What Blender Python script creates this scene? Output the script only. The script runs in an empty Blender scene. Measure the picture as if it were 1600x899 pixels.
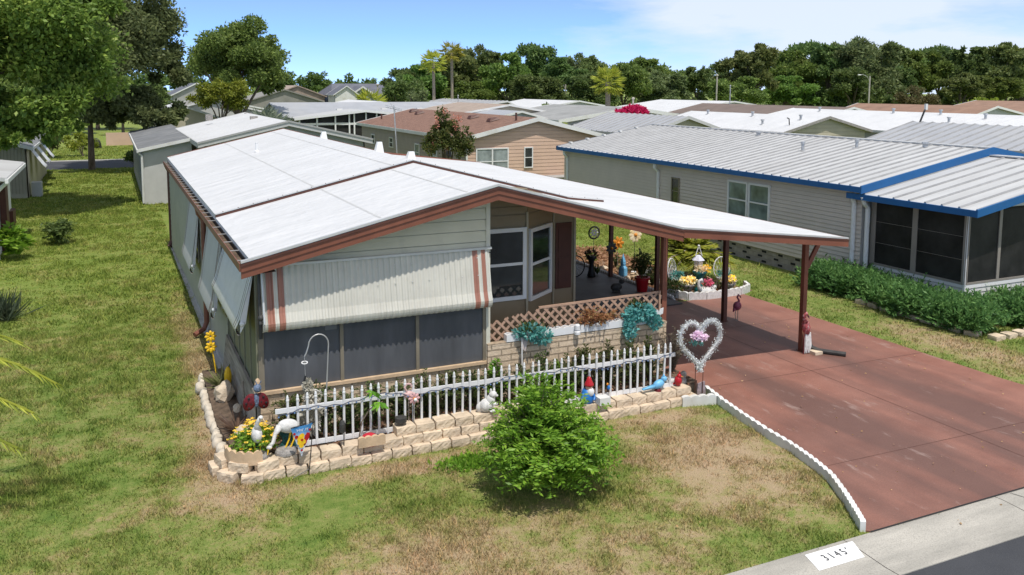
CAMP = (1350.699898,0.435317,0.113156,290.775535,0.003527)
EXPO = 0.1
import bpy, math, random
import numpy as np
from mathutils import Vector, Matrix
random.seed(7); RNG = np.random.default_rng(11)
C = bpy.context.scene.collection
WL = {}

# ------------------------------------------------------------------ mesh builder
class MB:
    def __init__(s): s.v = []; s.f = []; s.mi = []; s.M = None
    def add(s, vs, fs, mi=0):
        b = len(s.v)
        if s.M is not None: vs = [s.M @ Vector(p) for p in vs]
        s.v += [tuple(p) for p in vs]
        s.f += [tuple(b + i for i in f) for f in fs]; s.mi += [mi] * len(fs)
        return s
    def box(s, x0, y0, z0, x1, y1, z1, mi=0):
        return s.hexa([(x0,y0,z0),(x1,y0,z0),(x1,y1,z0),(x0,y1,z0)], [(x0,y0,z1),(x1,y0,z1),(x1,y1,z1),(x0,y1,z1)], mi)
    def hexa(s, a, b, mi=0):
        n = len(a)
        return s.add(list(a) + list(b), [tuple(range(n-1,-1,-1)), tuple(range(n,2*n))] + [(i,(i+1)%n,n+(i+1)%n,n+i) for i in range(n)], mi)
    def prism(s, pts, ex, mi=0):
        return s.hexa(pts, [tuple(Vector(p) + Vector(ex)) for p in pts], mi)
    def poly(s, pts, mi=0): return s.add(pts, [tuple(range(len(pts)))], mi)
    def fbox(s, p, d, n, s0, s1, z0, z1, d0, d1, mi=0):
        p = Vector(p); d = Vector(d).normalized(); n = Vector(n).normalized(); u = Vector((0,0,1))
        q = lambda a, b, c: p + d*a + n*b + u*c
        return s.hexa([q(s0,d0,z0),q(s1,d0,z0),q(s1,d1,z0),q(s0,d1,z0)], [q(s0,d0,z1),q(s1,d0,z1),q(s1,d1,z1),q(s0,d1,z1)], mi)
    def beam(s, a, b, w, h, mi=0, up=(0,0,1)):
        a = Vector(a); b = Vector(b); t = (b-a).normalized(); u = Vector(up)
        r = t.cross(u)
        if r.length < 1e-4: r = t.cross(Vector((0,1,0)))
        r.normalize(); u = r.cross(t)
        q = [(-w/2,-h/2),(w/2,-h/2),(w/2,h/2),(-w/2,h/2)]
        return s.hexa([a+r*x+u*y for x,y in q], [b+r*x+u*y for x,y in q], mi)
    def tube(s, pts, r, n=6, mi=0, cap=True):
        pts = [Vector(p) for p in pts]; k = len(pts)
        rs = r if isinstance(r, (list,tuple)) else [r]*k
        vs = []; fs = []; pr = None
        for i, p in enumerate(pts):
            t = (pts[min(i+1,k-1)] - pts[max(i-1,0)])
            t = t.normalized() if t.length > 1e-9 else Vector((0,0,1))
            if pr is None: pr = t.orthogonal().normalized()
            pr = (pr - t*pr.dot(t)); pr = pr.normalized() if pr.length > 1e-6 else t.orthogonal().normalized()
            q = t.cross(pr)
            for j in range(n):
                a = 2*math.pi*j/n; vs.append(p + (pr*math.cos(a) + q*math.sin(a))*rs[i])
        for i in range(k-1):
            for j in range(n): fs.append((i*n+j, i*n+(j+1)%n, (i+1)*n+(j+1)%n, (i+1)*n+j))
        if cap: fs += [tuple(range(n-1,-1,-1)), tuple(range((k-1)*n, k*n))]
        return s.add(vs, fs, mi)
    def lathe(s, c, prof, n=16, mi=0, sx=1, sy=1):
        c = Vector(c); vs = []; fs = []; k = len(prof)
        for r, z in prof:
            for j in range(n):
                a = 2*math.pi*j/n; vs.append(c + Vector((r*math.cos(a)*sx, r*math.sin(a)*sy, z)))
        for i in range(k-1):
            for j in range(n): fs.append((i*n+j, i*n+(j+1)%n, (i+1)*n+(j+1)%n, (i+1)*n+j))
        fs += [tuple(range(n-1,-1,-1)), tuple(range((k-1)*n, k*n))]
        return s.add(vs, fs, mi)
    def ball(s, c, r, mi=0, n=12, m=8, R=None, jit=0):
        if not isinstance(r, (list,tuple)): r = (r,r,r)
        c = Vector(c); vs = [Vector((0,0,-1))]
        for i in range(1, m):
            t = -math.pi/2 + math.pi*i/m
            for j in range(n):
                a = 2*math.pi*j/n; vs.append(Vector((math.cos(t)*math.cos(a), math.cos(t)*math.sin(a), math.sin(t))))
        vs.append(Vector((0,0,1))); out = []
        for v in vs:
            k = 1 + (random.uniform(-jit, jit) if jit else 0)
            w = Vector((v.x*r[0], v.y*r[1], v.z*r[2]))*k
            if R is not None: w = R @ w
            out.append(c + w)
        fs = [(0, 1+(j+1)%n, 1+j) for j in range(n)]
        for i in range(m-2):
            for j in range(n): fs.append((1+i*n+j, 1+i*n+(j+1)%n, 1+(i+1)*n+(j+1)%n, 1+(i+1)*n+j))
        b = 1+(m-2)*n; e = len(vs)-1
        fs += [(b+j, b+(j+1)%n, e) for j in range(n)]
        return s.add(out, fs, mi)
    def leaf(s, p, d, w, mi=0, nrm=None):
        p = Vector(p); d = Vector(d)
        sd = d.cross(Vector(nrm) if nrm is not None else Vector((random.gauss(0,1),random.gauss(0,1),random.gauss(0,1))))
        if sd.length < 1e-6: sd = d.orthogonal()
        sd = sd.normalized()*w
        return s.add([p, p+d*.5+sd*.5, p+d, p+d*.5-sd*.5], [(0,1,2,3)], mi)
    def build(s, name, mats, parent=None, smooth=False, origin=None, keep=False):
        if not isinstance(mats, (list,tuple)): mats = [mats]
        V = np.array(s.v, float).reshape(-1,3)
        if origin is None:
            lo = V.min(0); hi = V.max(0); origin = ((lo[0]+hi[0])/2, (lo[1]+hi[1])/2, lo[2])
        if keep: origin = (0,0,0)
        o3 = np.array(origin, float)
        me = bpy.data.meshes.new(name); me.from_pydata((V-o3).tolist(), [], s.f)
        for m in mats: me.materials.append(m)
        me.polygons.foreach_set('material_index', s.mi)
        if smooth: me.polygons.foreach_set('use_smooth', [True]*len(s.f))
        me.update()
        return place(bpy.data.objects.new(name, me), Vector(origin), parent)

def place(o, w, parent=None):
    C.objects.link(o); WL[o.name] = w
    if parent is not None:
        o.parent = parent; o.location = w - WL[parent.name]
    else: o.location = w
    return o

def bulk(name, V, nper, mat, parent=None, origin=(0,0,0), smooth=False):
    """V: (n,nper,3) array of separate faces"""
    n = V.shape[0]; me = bpy.data.meshes.new(name)
    W = (V.reshape(-1,3) - np.array(origin)).astype(np.float32)
    me.vertices.add(n*nper); me.vertices.foreach_set('co', W.ravel())
    me.loops.add(n*nper); me.loops.foreach_set('vertex_index', np.arange(n*nper, dtype=np.int32))
    me.polygons.add(n); me.polygons.foreach_set('loop_start', np.arange(0, n*nper, nper, dtype=np.int32))
    me.materials.append(mat); me.update(calc_edges=True); me.validate()
    return place(bpy.data.objects.new(name, me), Vector(origin), parent)

def leaves_arr(P, D, w, rng=RNG, up=.35):
    """diamond leaves at P along D (n,3) of width w*|D|"""
    N = rng.normal(size=P.shape); N[:,2] = abs(N[:,2])+up; S = np.cross(D, N); S /= np.linalg.norm(S, axis=1, keepdims=True)+1e-9
    L = np.linalg.norm(D, axis=1, keepdims=True); S = S*L*w*.5
    return np.stack([P, P+D*.45+S, P+D, P+D*.45-S], 1)

def tag(o, label, cat, group=None, kind=None):
    if label: o['label'] = label
    if cat: o['category'] = cat
    if group: o['group'] = group
    if kind: o['kind'] = kind
    return o
def thing(name, loc, label, cat, group=None):
    o = bpy.data.objects.new(name, None); o.empty_display_size = .1
    place(o, Vector(loc)); return tag(o, label, cat, group)
def struct(o, kind='structure'): o['kind'] = kind; return o
def copy_tree(o, parent=None):
    c = o.copy(); C.objects.link(c)
    if parent is not None: c.parent = parent; c.matrix_parent_inverse = o.matrix_parent_inverse.copy()
    for ch in list(o.children): copy_tree(ch, c)
    return c
def rz(a): return Matrix.Rotation(a, 3, 'Z')

# ------------------------------------------------------------------ materials
def nodes(name):
    m = bpy.data.materials.new(name); m.use_nodes = True
    nt = m.node_tree; return m, nt, nt.nodes['Principled BSDF'], nt.nodes['Material Output']
def N(nt, t, **kw):
    n = nt.nodes.new(t)
    for k, v in kw.items():
        if k in n.inputs: n.inputs[k].default_value = v
        else: setattr(n, k, v)
    return n
def L(nt, a, b): nt.links.new(a, b)
def ramp(nt, fac, stops):
    r = nt.nodes.new('ShaderNodeValToRGB'); e = r.color_ramp.elements
    while len(e) < len(stops): e.new(.5)
    for i, (p, c) in enumerate(stops):
        e[i].position = p; e[i].color = (c[0],c[1],c[2],1) if isinstance(c, (tuple,list)) else (c,c,c,1)
    L(nt, fac, r.inputs[0]); return r.outputs[0]
def mixc(nt, f, a, b, mode='MIX'):
    n = nt.nodes.new('ShaderNodeMix'); n.data_type = 'RGBA'; n.blend_type = mode
    for s, v in ((n.inputs[0], f), (n.inputs[6], a), (n.inputs[7], b)):
        if isinstance(v, (int,float)): s.default_value = v
        elif isinstance(v, (tuple,list)): s.default_value = (v[0],v[1],v[2],1)
        else: L(nt, v, s)
    return n.outputs[2]
def mth(nt, op, a, b=None, c=None):
    n = nt.nodes.new('ShaderNodeMath'); n.operation = op
    for i, v in enumerate((a,b,c)):
        if v is None: continue
        if isinstance(v, (int,float)): n.inputs[i].default_value = v
        else: L(nt, v, n.inputs[i])
    return n.outputs[0]
def noise(nt, vec, scale, detail=3, rough=.55, sc=None):
    if sc is not None:
        mp = nt.nodes.new('ShaderNodeMapping'); mp.inputs['Scale'].default_value = sc; L(nt, vec, mp.inputs['Vector']); vec = mp.outputs[0]
    n = N(nt, 'ShaderNodeTexNoise', Scale=scale, Detail=detail, Roughness=rough); L(nt, vec, n.inputs['Vector']); return n.outputs['Fac']
def bump(nt, h, st, dist=.02):
    b = N(nt, 'ShaderNodeBump', Strength=st, Distance=dist); L(nt, h, b.inputs['Height']); return b.outputs[0]
def pos(nt): return nt.nodes.new('ShaderNodeNewGeometry').outputs['Position']
def vnoise(x, y, s, seed):
    g = np.random.default_rng(seed).random((256,256)); u = x/s+1000.; v = y/s+1000.; i = np.floor(u).astype(int); j = np.floor(v).astype(int); a = u-i; b = v-j; a = a*a*(3-2*a); b = b*b*(3-2*b)
    q = lambda k, l: g[(i+k)%256,(j+l)%256]
    return (q(0,0)*(1-a)+q(1,0)*a)*(1-b)+(q(0,1)*(1-a)+q(1,1)*a)*b
MATS = {}
def pm(name, col, var=.12, scale=2.5, rough=.6, bmp=.0, bscale=60, metal=0, dirt=None, dirts=.6, stretch=None, spec=.4):
    if name in MATS: return MATS[name]
    m, nt, bs, out = nodes(name); p = pos(nt)
    f = noise(nt, p, scale, 4, .6, stretch)
    lo = tuple(c*(1-var*1.6) for c in col); hi = tuple(min(1, c*(1+var*1.3)) for c in col)
    c = ramp(nt, f, [(.28, lo), (.72, hi)])
    if dirt:
        d = ramp(nt, noise(nt, p, dirts, 5, .65, stretch), [(.5, 0.0), (.75, 1.0)])
        c = mixc(nt, d, c, dirt)
    L(nt, c, bs.inputs['Base Color']); bs.inputs['Roughness'].default_value = rough; bs.inputs['Metallic'].default_value = metal
    bs.inputs['Specular IOR Level'].default_value = spec
    if bmp: L(nt, bump(nt, noise(nt, p, bscale, 3, .6), bmp), bs.inputs['Normal'])
    MATS[name] = m; return m
def leafm(name, c1, c2, c3=None, rough=.5, trans=.42, nscale=.6):
    m, nt, bs, out = nodes(name); g = nt.nodes.new('ShaderNodeNewGeometry')
    oi = nt.nodes.new('ShaderNodeObjectInfo')
    f = mth(nt, 'ADD', mth(nt, 'MULTIPLY', g.outputs['Random Per Island'], .5), mth(nt, 'MULTIPLY', noise(nt, g.outputs['Position'], nscale, 2), .5))
    st = [(.2, c1), (.62, c2)] + ([(.85, c3)] if c3 else [])
    c = ramp(nt, f, st)
    hs = N(nt, 'ShaderNodeHueSaturation'); L(nt, c, hs.inputs['Color'])
    L(nt, mth(nt, 'ADD', mth(nt, 'MULTIPLY', oi.outputs['Random'], .035), .480), hs.inputs['Hue'])
    L(nt, mth(nt, 'ADD', mth(nt, 'MULTIPLY', oi.outputs['Random'], .55), 1.05), hs.inputs['Value'])
    c = hs.outputs[0]
    L(nt, c, bs.inputs['Base Color']); bs.inputs['Roughness'].default_value = rough; bs.inputs['Specular IOR Level'].default_value = .25
    tr = nt.nodes.new('ShaderNodeBsdfTranslucent'); L(nt, c, tr.inputs['Color'])
    mx = N(nt, 'ShaderNodeMixShader', Fac=trans); L(nt, bs.outputs[0], mx.inputs[1]); L(nt, tr.outputs[0], mx.inputs[2]); L(nt, mx.outputs[0], out.inputs['Surface'])
    MATS[name] = m; return m

white_roof = None
def make_roof_mat():
    m, nt, bs, out = nodes('membrane roof'); p = pos(nt)
    d = noise(nt, p, .5, 5, .65)
    c = ramp(nt, d, [(.3, (.56,.56,.56)), (.6, (.62,.62,.62))])
    c = mixc(nt, ramp(nt, noise(nt, p, 1.6, 5, .7, (1,.35,1)), [(.60,0.),(.85,.16)]), c, (.48,.475,.46))
    L(nt, c, bs.inputs['Base Color']); bs.inputs['Roughness'].default_value = .55
    w = noise(nt, p, 1.1, 3, .5, (.35, 1.7, .35)); w2 = noise(nt, p, 2.6, 2, .5, (1.3, 1.2, .8))
    L(nt, bump(nt, mth(nt, 'ADD', w, mth(nt, 'MULTIPLY', w2, .5)), .5, .16), bs.inputs['Normal'])
    return m
M_roof = make_roof_mat()
M_white = pm('white paint', (.70,.70,.68), .05, 3, .45, dirt=(.55,.53,.48), dirts=1.5)
M_pvc = pm('white vinyl', (.74,.74,.74), .03, 5, .35)
M_brown = pm('brown metal trim', (.21,.078,.048), .12, 2, .45)
M_dbrown = pm('dark brown metal', (.10,.04,.028), .15, 2, .5)
M_dark = pm('dark void', (.02,.02,.02), .2, 4, .8)
M_cream = pm('cream lap siding', (.58,.55,.42), .05, 1.5, .5, dirt=(.36,.35,.28), dirts=.9)
M_gsid = pm('greenish grey siding', (.39,.385,.32), .05, 2, .55, dirt=(.28,.29,.25))
M_olive = pm('olive panel', (.17,.17,.115), .1, 2, .55)
M_tansh = pm('tan porch panel', (.27,.215,.14), .07, 2, .6)
M_screen = pm('grey insect screen', (.115,.12,.13), .2, 1.4, .6, bmp=.3, bscale=400, spec=.3, stretch=(1.6,1,.35))
def seethru(m, f):
    nt = m.node_tree; out = [n for n in nt.nodes if n.type == 'OUTPUT_MATERIAL'][0]; b = nt.nodes['Principled BSDF']
    t = nt.nodes.new('ShaderNodeBsdfTransparent'); mx = N(nt, 'ShaderNodeMixShader', Fac=f); L(nt, b.outputs[0], mx.inputs[1]); L(nt, t.outputs[0], mx.inputs[2]); L(nt, mx.outputs[0], out.inputs['Surface'])
seethru(M_screen, .16)
M_frame = pm('bronze screen frame', (.22,.19,.14), .1, 3, .5)
M_shutter = pm('russet shutter', (.085,.028,.018), .1, 6, .55)
M_awn = pm('awning enamel', (.58,.565,.50), .05, 2, .4, dirt=(.50,.48,.42), dirts=1.2)
M_awnst = pm('awning russet stripe', (.35,.16,.115), .08, 3, .4)
M_alu = pm('aluminium', (.62,.62,.61), .06, 4, .35, metal=.3)
M_wood = pm('weathered plywood', (.30,.26,.215), .3, 3, .8, bmp=.3, bscale=30, stretch=(6,.5,6))
M_lattice = pm('brown painted lattice', (.43,.275,.195), .12, 5, .6)
M_conc = pm('concrete', (.47,.455,.42), .12, 1.2, .85, bmp=.35, bscale=60, dirt=(.33,.31,.28), dirts=.9)
M_soil = pm('garden soil', (.13,.09,.06), .35, 8, .95, bmp=.9, bscale=40)
M_litter = pm('leaf litter soil', (.24,.155,.10), .4, 6, .95, bmp=.9, bscale=30)
M_stone = pm('tan split stone', (.62,.50,.365), .16, 5, .85, bmp=.45, bscale=30, dirt=(.45,.36,.27), dirts=2.2)
M_stonew = pm('pale edging stone', (.58,.51,.41), .15, 5, .85, bmp=.45, bscale=28)
M_grey = pm('grey paint', (.36,.355,.345), .06, 2, .55)
M_lgrey = pm('light grey paint', (.50,.495,.48), .05, 2, .5)
M_black = pm('black metal', (.02,.02,.022), .2, 6, .4)
M_iron = pm('dark iron', (.05,.048,.045), .3, 9, .55)
M_blue = pm('blue trim', (.010,.105,.29), .06, 2, .4)
M_nsid = pm('taupe vinyl siding', (.62,.55,.475), .04, 1.5, .5)
M_nsidw = pm('pale vinyl siding', (.58,.58,.58), .04, 1.5, .5)
M_nroof = pm('ribbed metal roof', (.50,.50,.495), .07, .8, .5, dirt=(.40,.395,.38), dirts=.35, stretch=(.4,2.5,.4))
M_nroof2 = pm('grey ribbed metal roof', (.36,.37,.39), .06, .8, .5, dirt=(.4,.4,.4), dirts=.3)
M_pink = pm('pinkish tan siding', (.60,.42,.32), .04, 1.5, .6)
M_pinksh = pm('shaded pinkish tan siding', (.40,.335,.29), .05, 1.5, .6)  # same siding as the pinkish tan, with side-wall shade put into its colour
M_block = pm('vent block', (.36,.325,.275), .15, 4, .9, bmp=.5)
M_nscreen = pm('dark porch screen', (.018,.017,.016), .6, 1.3, .55, bmp=.2, bscale=400, spec=.3)
M_tanwall = pm('tan wall', (.44,.40,.30), .05, 1.5, .6)
M_greyflat = pm('dark flat roof', (.17,.175,.18), .15, 1.5, .8, dirt=(.26,.26,.26), dirts=.7)
M_trunk = pm('bark', (.14,.11,.085), .35, 6, .9, bmp=.8, bscale=18, stretch=(1,1,.3))
M_ptrunk = pm('palm bark', (.30,.25,.19), .25, 5, .9, bmp=.6, bscale=18, stretch=(1,1,3))
M_gal = pm('galvanised', (.5,.5,.5), .1, 5, .4, metal=.5)
M_red = pm('red glaze', (.42,.012,.02), .12, 5, .3)
M_dred = pm('dark red metal', (.13,.008,.012), .3, 9, .4)
M_yel = pm('yellow petals', (.85,.52,.02), .15, 20, .5)
M_orng = pm('orange petals', (.72,.27,.03), .2, 20, .5)
M_teal = pm('teal glaze', (.02,.16,.17), .25, 6, .3)
M_terra = pm('tan terracotta', (.58,.42,.27), .12, 5, .75, bmp=.2)
M_statue = pm('painted white concrete', (.64,.63,.61), .15, 14, .7, bmp=.4, bscale=60)
M_gstone = pm('grey cast stone', (.30,.28,.26), .3, 16, .85, bmp=.7, bscale=40)
M_sky = pm('sky blue paint', (.17,.46,.72), .1, 8, .4)
M_pinkp = pm('pink paint', (.62,.26,.30), .15, 10, .45)
M_magen = pm('maroon pink metal', (.22,.05,.085), .35, 14, .45)
M_skin = pm('beige face paint', (.62,.40,.29), .08, 8, .6)
M_bpaint = pm('gnome blue paint', (.02,.17,.50), .12, 8, .4)
def glass_mat(name, col=(.03,.035,.035), rough=.05):
    m, nt, bs, out = nodes(name); bs.inputs['Roughness'].default_value = rough
    c = ramp(nt, noise(nt, pos(nt), 1.7, 2), [(.3, tuple(x*.5 for x in col)), (.7, tuple(x*1.5 for x in col))]); L(nt, c, bs.inputs['Base Color'])
    bs.inputs['Specular IOR Level'].default_value = .7; return m
M_glass = glass_mat('window glass'); M_glassb = glass_mat('glass over blinds', (.26,.30,.30), .12); M_glassg = glass_mat('glass over green blinds', (.16,.21,.20), .12)
def brick_mat(name, c1, c2, mort, w, h, msize=.012, axis='xz', bstr=.8):
    m, nt, bs, out = nodes(name); p = pos(nt)
    sp = nt.nodes.new('ShaderNodeSeparateXYZ'); L(nt, p, sp.inputs[0]); cb = nt.nodes.new('ShaderNodeCombineXYZ')
    L(nt, sp.outputs['XYZ'.index(axis[0].upper())], cb.inputs[0]); L(nt, sp.outputs['XYZ'.index(axis[1].upper())], cb.inputs[1])
    b = nt.nodes.new('ShaderNodeTexBrick'); L(nt, cb.outputs[0], b.inputs['Vector'])
    b.inputs['Scale'].default_value = 1; b.inputs['Brick Width'].default_value = w; b.inputs['Row Height'].default_value = h; b.inputs['Mortar Size'].default_value = msize
    b.inputs['Color1'].default_value = (*c1,1); b.inputs['Color2'].default_value = (*c2,1); b.inputs['Mortar'].default_value = (*mort,1)
    c = mixc(nt, .35, b.outputs['Color'], ramp(nt, noise(nt, p, 14, 4, .6), [(.3, tuple(x*.6 for x in c1)), (.7, tuple(min(1, x*1.25) for x in c2))]))
    L(nt, c, bs.inputs['Base Color']); bs.inputs['Roughness'].default_value = .85
    h2 = mth(nt, 'ADD', mth(nt, 'MULTIPLY', b.outputs['Fac'], -1.2), mth(nt, 'MULTIPLY', noise(nt, p, 30, 3), .7))
    L(nt, bump(nt, h2, bstr, .02), bs.inputs['Normal']); return m
M_brick = brick_mat('cream split brick', (.62,.47,.32), (.70,.56,.41), (.20,.15,.10), .40, .118, .015)
M_shing = brick_mat('brown shingles', (.18,.095,.065), (.27,.15,.105), (.10,.055,.04), .35, .17, .012, 'yx', .5)
M_shing2 = pm('pale brown shingles', (.34,.27,.22), .12, 1.2, .9)
M_shing3 = pm('grey shingles', (.25,.24,.22), .12, 1, .9)
M_shing4 = pm('slate shingles', (.13,.135,.16), .12, 1, .9)
M_shing5 = pm('rust shingles', (.27,.165,.115), .12, 1, .9)

# leaves
M_oak = leafm('oak leaves', (.055,.09,.03), (.12,.175,.05), (.19,.24,.075))
M_oak2 = leafm('pale oak leaves', (.07,.11,.03), (.15,.21,.05), (.23,.28,.07))
M_lime = leafm('sunny leaves', (.075,.125,.025), (.17,.235,.045), (.32,.36,.08), trans=.4)
M_yelg = leafm('yellow green leaves', (.10,.14,.02), (.21,.25,.03), (.30,.31,.05), trans=.4)
M_darkl = leafm('grey green leaves', (.075,.11,.045), (.15,.195,.075), (.23,.27,.11))
M_bushl = leafm('bush leaves', (.07,.16,.016), (.17,.33,.035), (.32,.46,.06), rough=.4, trans=.4, nscale=2)
M_junip = leafm('juniper sprays', (.05,.11,.035), (.115,.21,.06), (.21,.32,.10), nscale=1.5)
M_palm = leafm('palm leaves', (.17,.24,.03), (.33,.38,.05), (.55,.52,.08), nscale=1.5)
M_palmy = leafm('golden palm leaves', (.17,.20,.03), (.34,.34,.05), (.50,.45,.08), nscale=2)
M_palmg = leafm('silver palm leaves', (.12,.15,.11), (.19,.22,.16), (.27,.29,.2), nscale=2)
M_gard = leafm('garden leaves', (.03,.05,.015), (.08,.11,.03), (.18,.18,.07), nscale=4)
M_crape = leafm('crape leaves', (.04,.06,.016), (.085,.10,.025), (.17,.11,.05), nscale=2)
M_crapef = leafm('crape blossom', (.34,.14,.10), (.50,.20,.16), nscale=3)
M_bougf = leafm('magenta blossom', (.45,.015,.05), (.65,.04,.10), nscale=3)
M_tealeaf = leafm('teal leaves', (.05,.22,.21), (.14,.40,.39), (.34,.58,.57), nscale=8)
M_rose = leafm('dry rosettes', (.22,.09,.045), (.36,.20,.09), (.22,.25,.08), nscale=8)
M_straw = leafm('strappy pale leaves', (.10,.12,.04), (.23,.23,.10), (.40,.36,.2), nscale=6)
M_flowy = leafm('yellow blossom', (.78,.48,.03), (.88,.64,.10), nscale=8)
M_floww = leafm('cream blossom', (.75,.62,.3), (.85,.78,.6), nscale=8)
M_flowp = leafm('pink blossom', (.62,.08,.16), (.75,.22,.3), nscale=8)
M_lilac = leafm('lilac silk petals', (.48,.33,.46), (.72,.62,.70), nscale=8)
M_tinsel = leafm('silver tinsel', (.48,.51,.50), (.74,.78,.78), (.93,.95,.95), rough=.25, trans=.1, nscale=12)
# ------------------------------------------------------------------ ground
def lawn_color(nt, p):
    sp = nt.nodes.new('ShaderNodeSeparateXYZ'); L(nt, p, sp.inputs[0])
    fl = nt.nodes.new('ShaderNodeCombineXYZ'); L(nt, sp.outputs[0], fl.inputs[0]); L(nt, sp.outputs[1], fl.inputs[1]); q = fl.outputs[0]
    n1 = noise(nt, q, .6, 6, .66); n2 = noise(nt, q, 3.4, 5, .65); n3 = noise(nt, q, 14, 3, .6)
    def blob(cx, cy, r, sx=1., sy=1.):
        a = mth(nt, 'MULTIPLY', mth(nt, 'SUBTRACT', sp.outputs[0], cx), 1/sx); b = mth(nt, 'MULTIPLY', mth(nt, 'SUBTRACT', sp.outputs[1], cy), 1/sy)
        d = mth(nt, 'SQRT', mth(nt, 'ADD', mth(nt, 'MULTIPLY', a, a), mth(nt, 'MULTIPLY', b, b)))
        mr = N(nt, 'ShaderNodeMapRange'); mr.interpolation_type = 'SMOOTHSTEP'; L(nt, d, mr.inputs[0])
        mr.inputs[1].default_value = r; mr.inputs[2].default_value = 0; mr.inputs[3].default_value = 0; mr.inputs[4].default_value = 1
        return mr.outputs[0]
    dry = None
    for a in [(8.6,10.9,2.6,1,1.1,.27),(4.2,9.6,2.6,1.5,.8,.15),(2.9,9.9,1.3,1.4,1,.13),(5.3,8.5,1.8,1.5,.8,.12),(17.9,12.8,2.0,.7,2.6,.20),(1.55,19,1.3,.45,9,.22),(1.2,14.2,1.1,.6,3.2,.20),(3.5,12.6,1.0,5,.55,.22),(16.8,24,3.0,.8,1.3,.10),(9.0,12.7,.8,1.6,.5,.22)]:
        t = mth(nt, 'MULTIPLY', blob(*a[:5]), a[5]); dry = t if dry is None else mth(nt, 'ADD', dry, t)
    k = mth(nt, 'ADD', mth(nt, 'ADD', mth(nt, 'MULTIPLY', n1, .52), mth(nt, 'MULTIPLY', n2, .52)), mth(nt, 'ADD', dry, mth(nt, 'MULTIPLY', n3, .26)))
    # green -> olive -> straw -> bare
    col = ramp(nt, k, [(.44, (.080,.148,.026)), (.57, (.155,.225,.046)), (.67, (.235,.275,.076)), (.755, (.33,.295,.125)), (.84, (.42,.325,.19)), (.98, (.47,.345,.23))])
    far = N(nt, 'ShaderNodeMapRange'); L(nt, sp.outputs[1], far.inputs[0])
    far.inputs[1].default_value = 17; far.inputs[2].default_value = 30
    col = mixc(nt, mth(nt, 'MULTIPLY', far.outputs[0], .5), col, ramp(nt, n2, [(.3, (.155,.225,.032)), (.7, (.26,.315,.055))]))
    return col, n3, k
def lawn_mat(name, blade):
    m, nt, bs, out = nodes(name); p = pos(nt); c, n3, k = lawn_color(nt, p)
    if blade:
        g = nt.nodes.new('ShaderNodeNewGeometry')
        c = mixc(nt, 1.0, c, ramp(nt, g.outputs['Random Per Island'], [(0., (.62,.66,.6)), (.55, (1.05,1.05,1)), (.9, (1.6,1.45,1.3))]), 'MULTIPLY')
        tr = nt.nodes.new('ShaderNodeBsdfTranslucent'); L(nt, c, tr.inputs['Color'])
        mx = N(nt, 'ShaderNodeMixShader', Fac=.3); L(nt, bs.outputs[0], mx.inputs[1]); L(nt, tr.outputs[0], mx.inputs[2]); L(nt, mx.outputs[0], out.inputs['Surface'])
    else:
        f = noise(nt, p, 70, 2, .6)
        c = mixc(nt, 1.0, c, ramp(nt, f, [(.3, (.5,.5,.5)), (.7, (1.35,1.35,1.3))]), 'MULTIPLY')
        L(nt, bump(nt, f, .8, .03), bs.inputs['Normal'])
    L(nt, c, bs.inputs['Base Color']); bs.inputs['Roughness'].default_value = .7; bs.inputs['Specular IOR Level'].default_value = .15
    return m
M_lawn = lawn_mat('lawn turf', False); M_blade = lawn_mat('grass blades', True)
struct(MB().poly([(-900,-300,0),(900,-300,0),(900,1500,0),(-900,1500,0)]).build('lawn', M_lawn, keep=True))

def inpoly(x, y, poly):
    r = np.zeros(x.shape, bool); n = len(poly)
    for i in range(n):
        x0, y0 = poly[i]; x1, y1 = poly[(i+1) % n]
        if y0 == y1: continue
        c = ((y0 > y) != (y1 > y)) & (x < (x1-x0)*(y-y0)/(y1-y0)+x0); r ^= c
    return r
EDGE = [(10.47,13.42),(10.30,12.65),(10.18,11.94),(10.08,11.2),(10.03,10.5),(9.93,9.95),(9.78,9.4),(9.5,8.85),(9.27,8.45),(9.06,8.1)]
DRIVE = [(x+.03,y) for x,y in EDGE[::-1]] + [(10.1,14.25),(10.1,19.3),(14.25,19.62),(16.62,19.7),(16.62,11.5),(16.75,10.3),(17.2,9.2),(18.0,8.02),(9.2,8.02)]
BED = [(1.35,18.4),(1.3,15.2),(1.42,14.1),(1.75,13.35),(2.2,13.02),(9.95,13.1),(10.3,13.4),(10.3,14.3),(2,14.3),(2,18.4)]
def blades(n, x0, x1, y0, y1, hmin, hmax, w):
    x = RNG.uniform(x0, x1, n); y = RNG.uniform(y0, y1, n)
    ok = ~inpoly(x, y, DRIVE) & ~inpoly(x, y, BED)
    ok &= ~((x > 1.9) & (x < 9) & (y > 14.2) & (y < 34.4)) & ~((x > 8.5) & (x < 14.3) & (y > 14.2) & (y < 40)) & (y > 8.03-.09*np.abs(np.sin(x*3.7)*np.sin(x*11.3)))
    ok &= ~((x > 20) & (y > 15.4))
    cl_ = (vnoise(x,y,.42,1)+.8*vnoise(x,y,.17,2)+.7*vnoise(x,y,1.3,3)-1.25)*1.6; ok &= (RNG.random(len(x)) < .62+.45*cl_)
    x = x[ok]; y = y[ok]; n = len(x); hs = 1+.55*np.clip(cl_[ok],-1,1)
    P = np.stack([x, y, np.zeros(n)], 1); h = RNG.uniform(hmin, hmax, n)*hs*(1+1.2*(RNG.random(n)<.04))
    a = RNG.uniform(0, 2*np.pi, n); ln = RNG.uniform(.2, 1.1, n)*h; b = RNG.uniform(0, 2*np.pi, n); ww = w*RNG.uniform(.6, 1.3, n)
    T = P + np.stack([np.cos(a)*ln, np.sin(a)*ln, h], 1); S = np.stack([np.cos(b)*ww, np.sin(b)*ww, np.zeros(n)], 1)
    return np.stack([P-S, P+S, T], 1)
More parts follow.
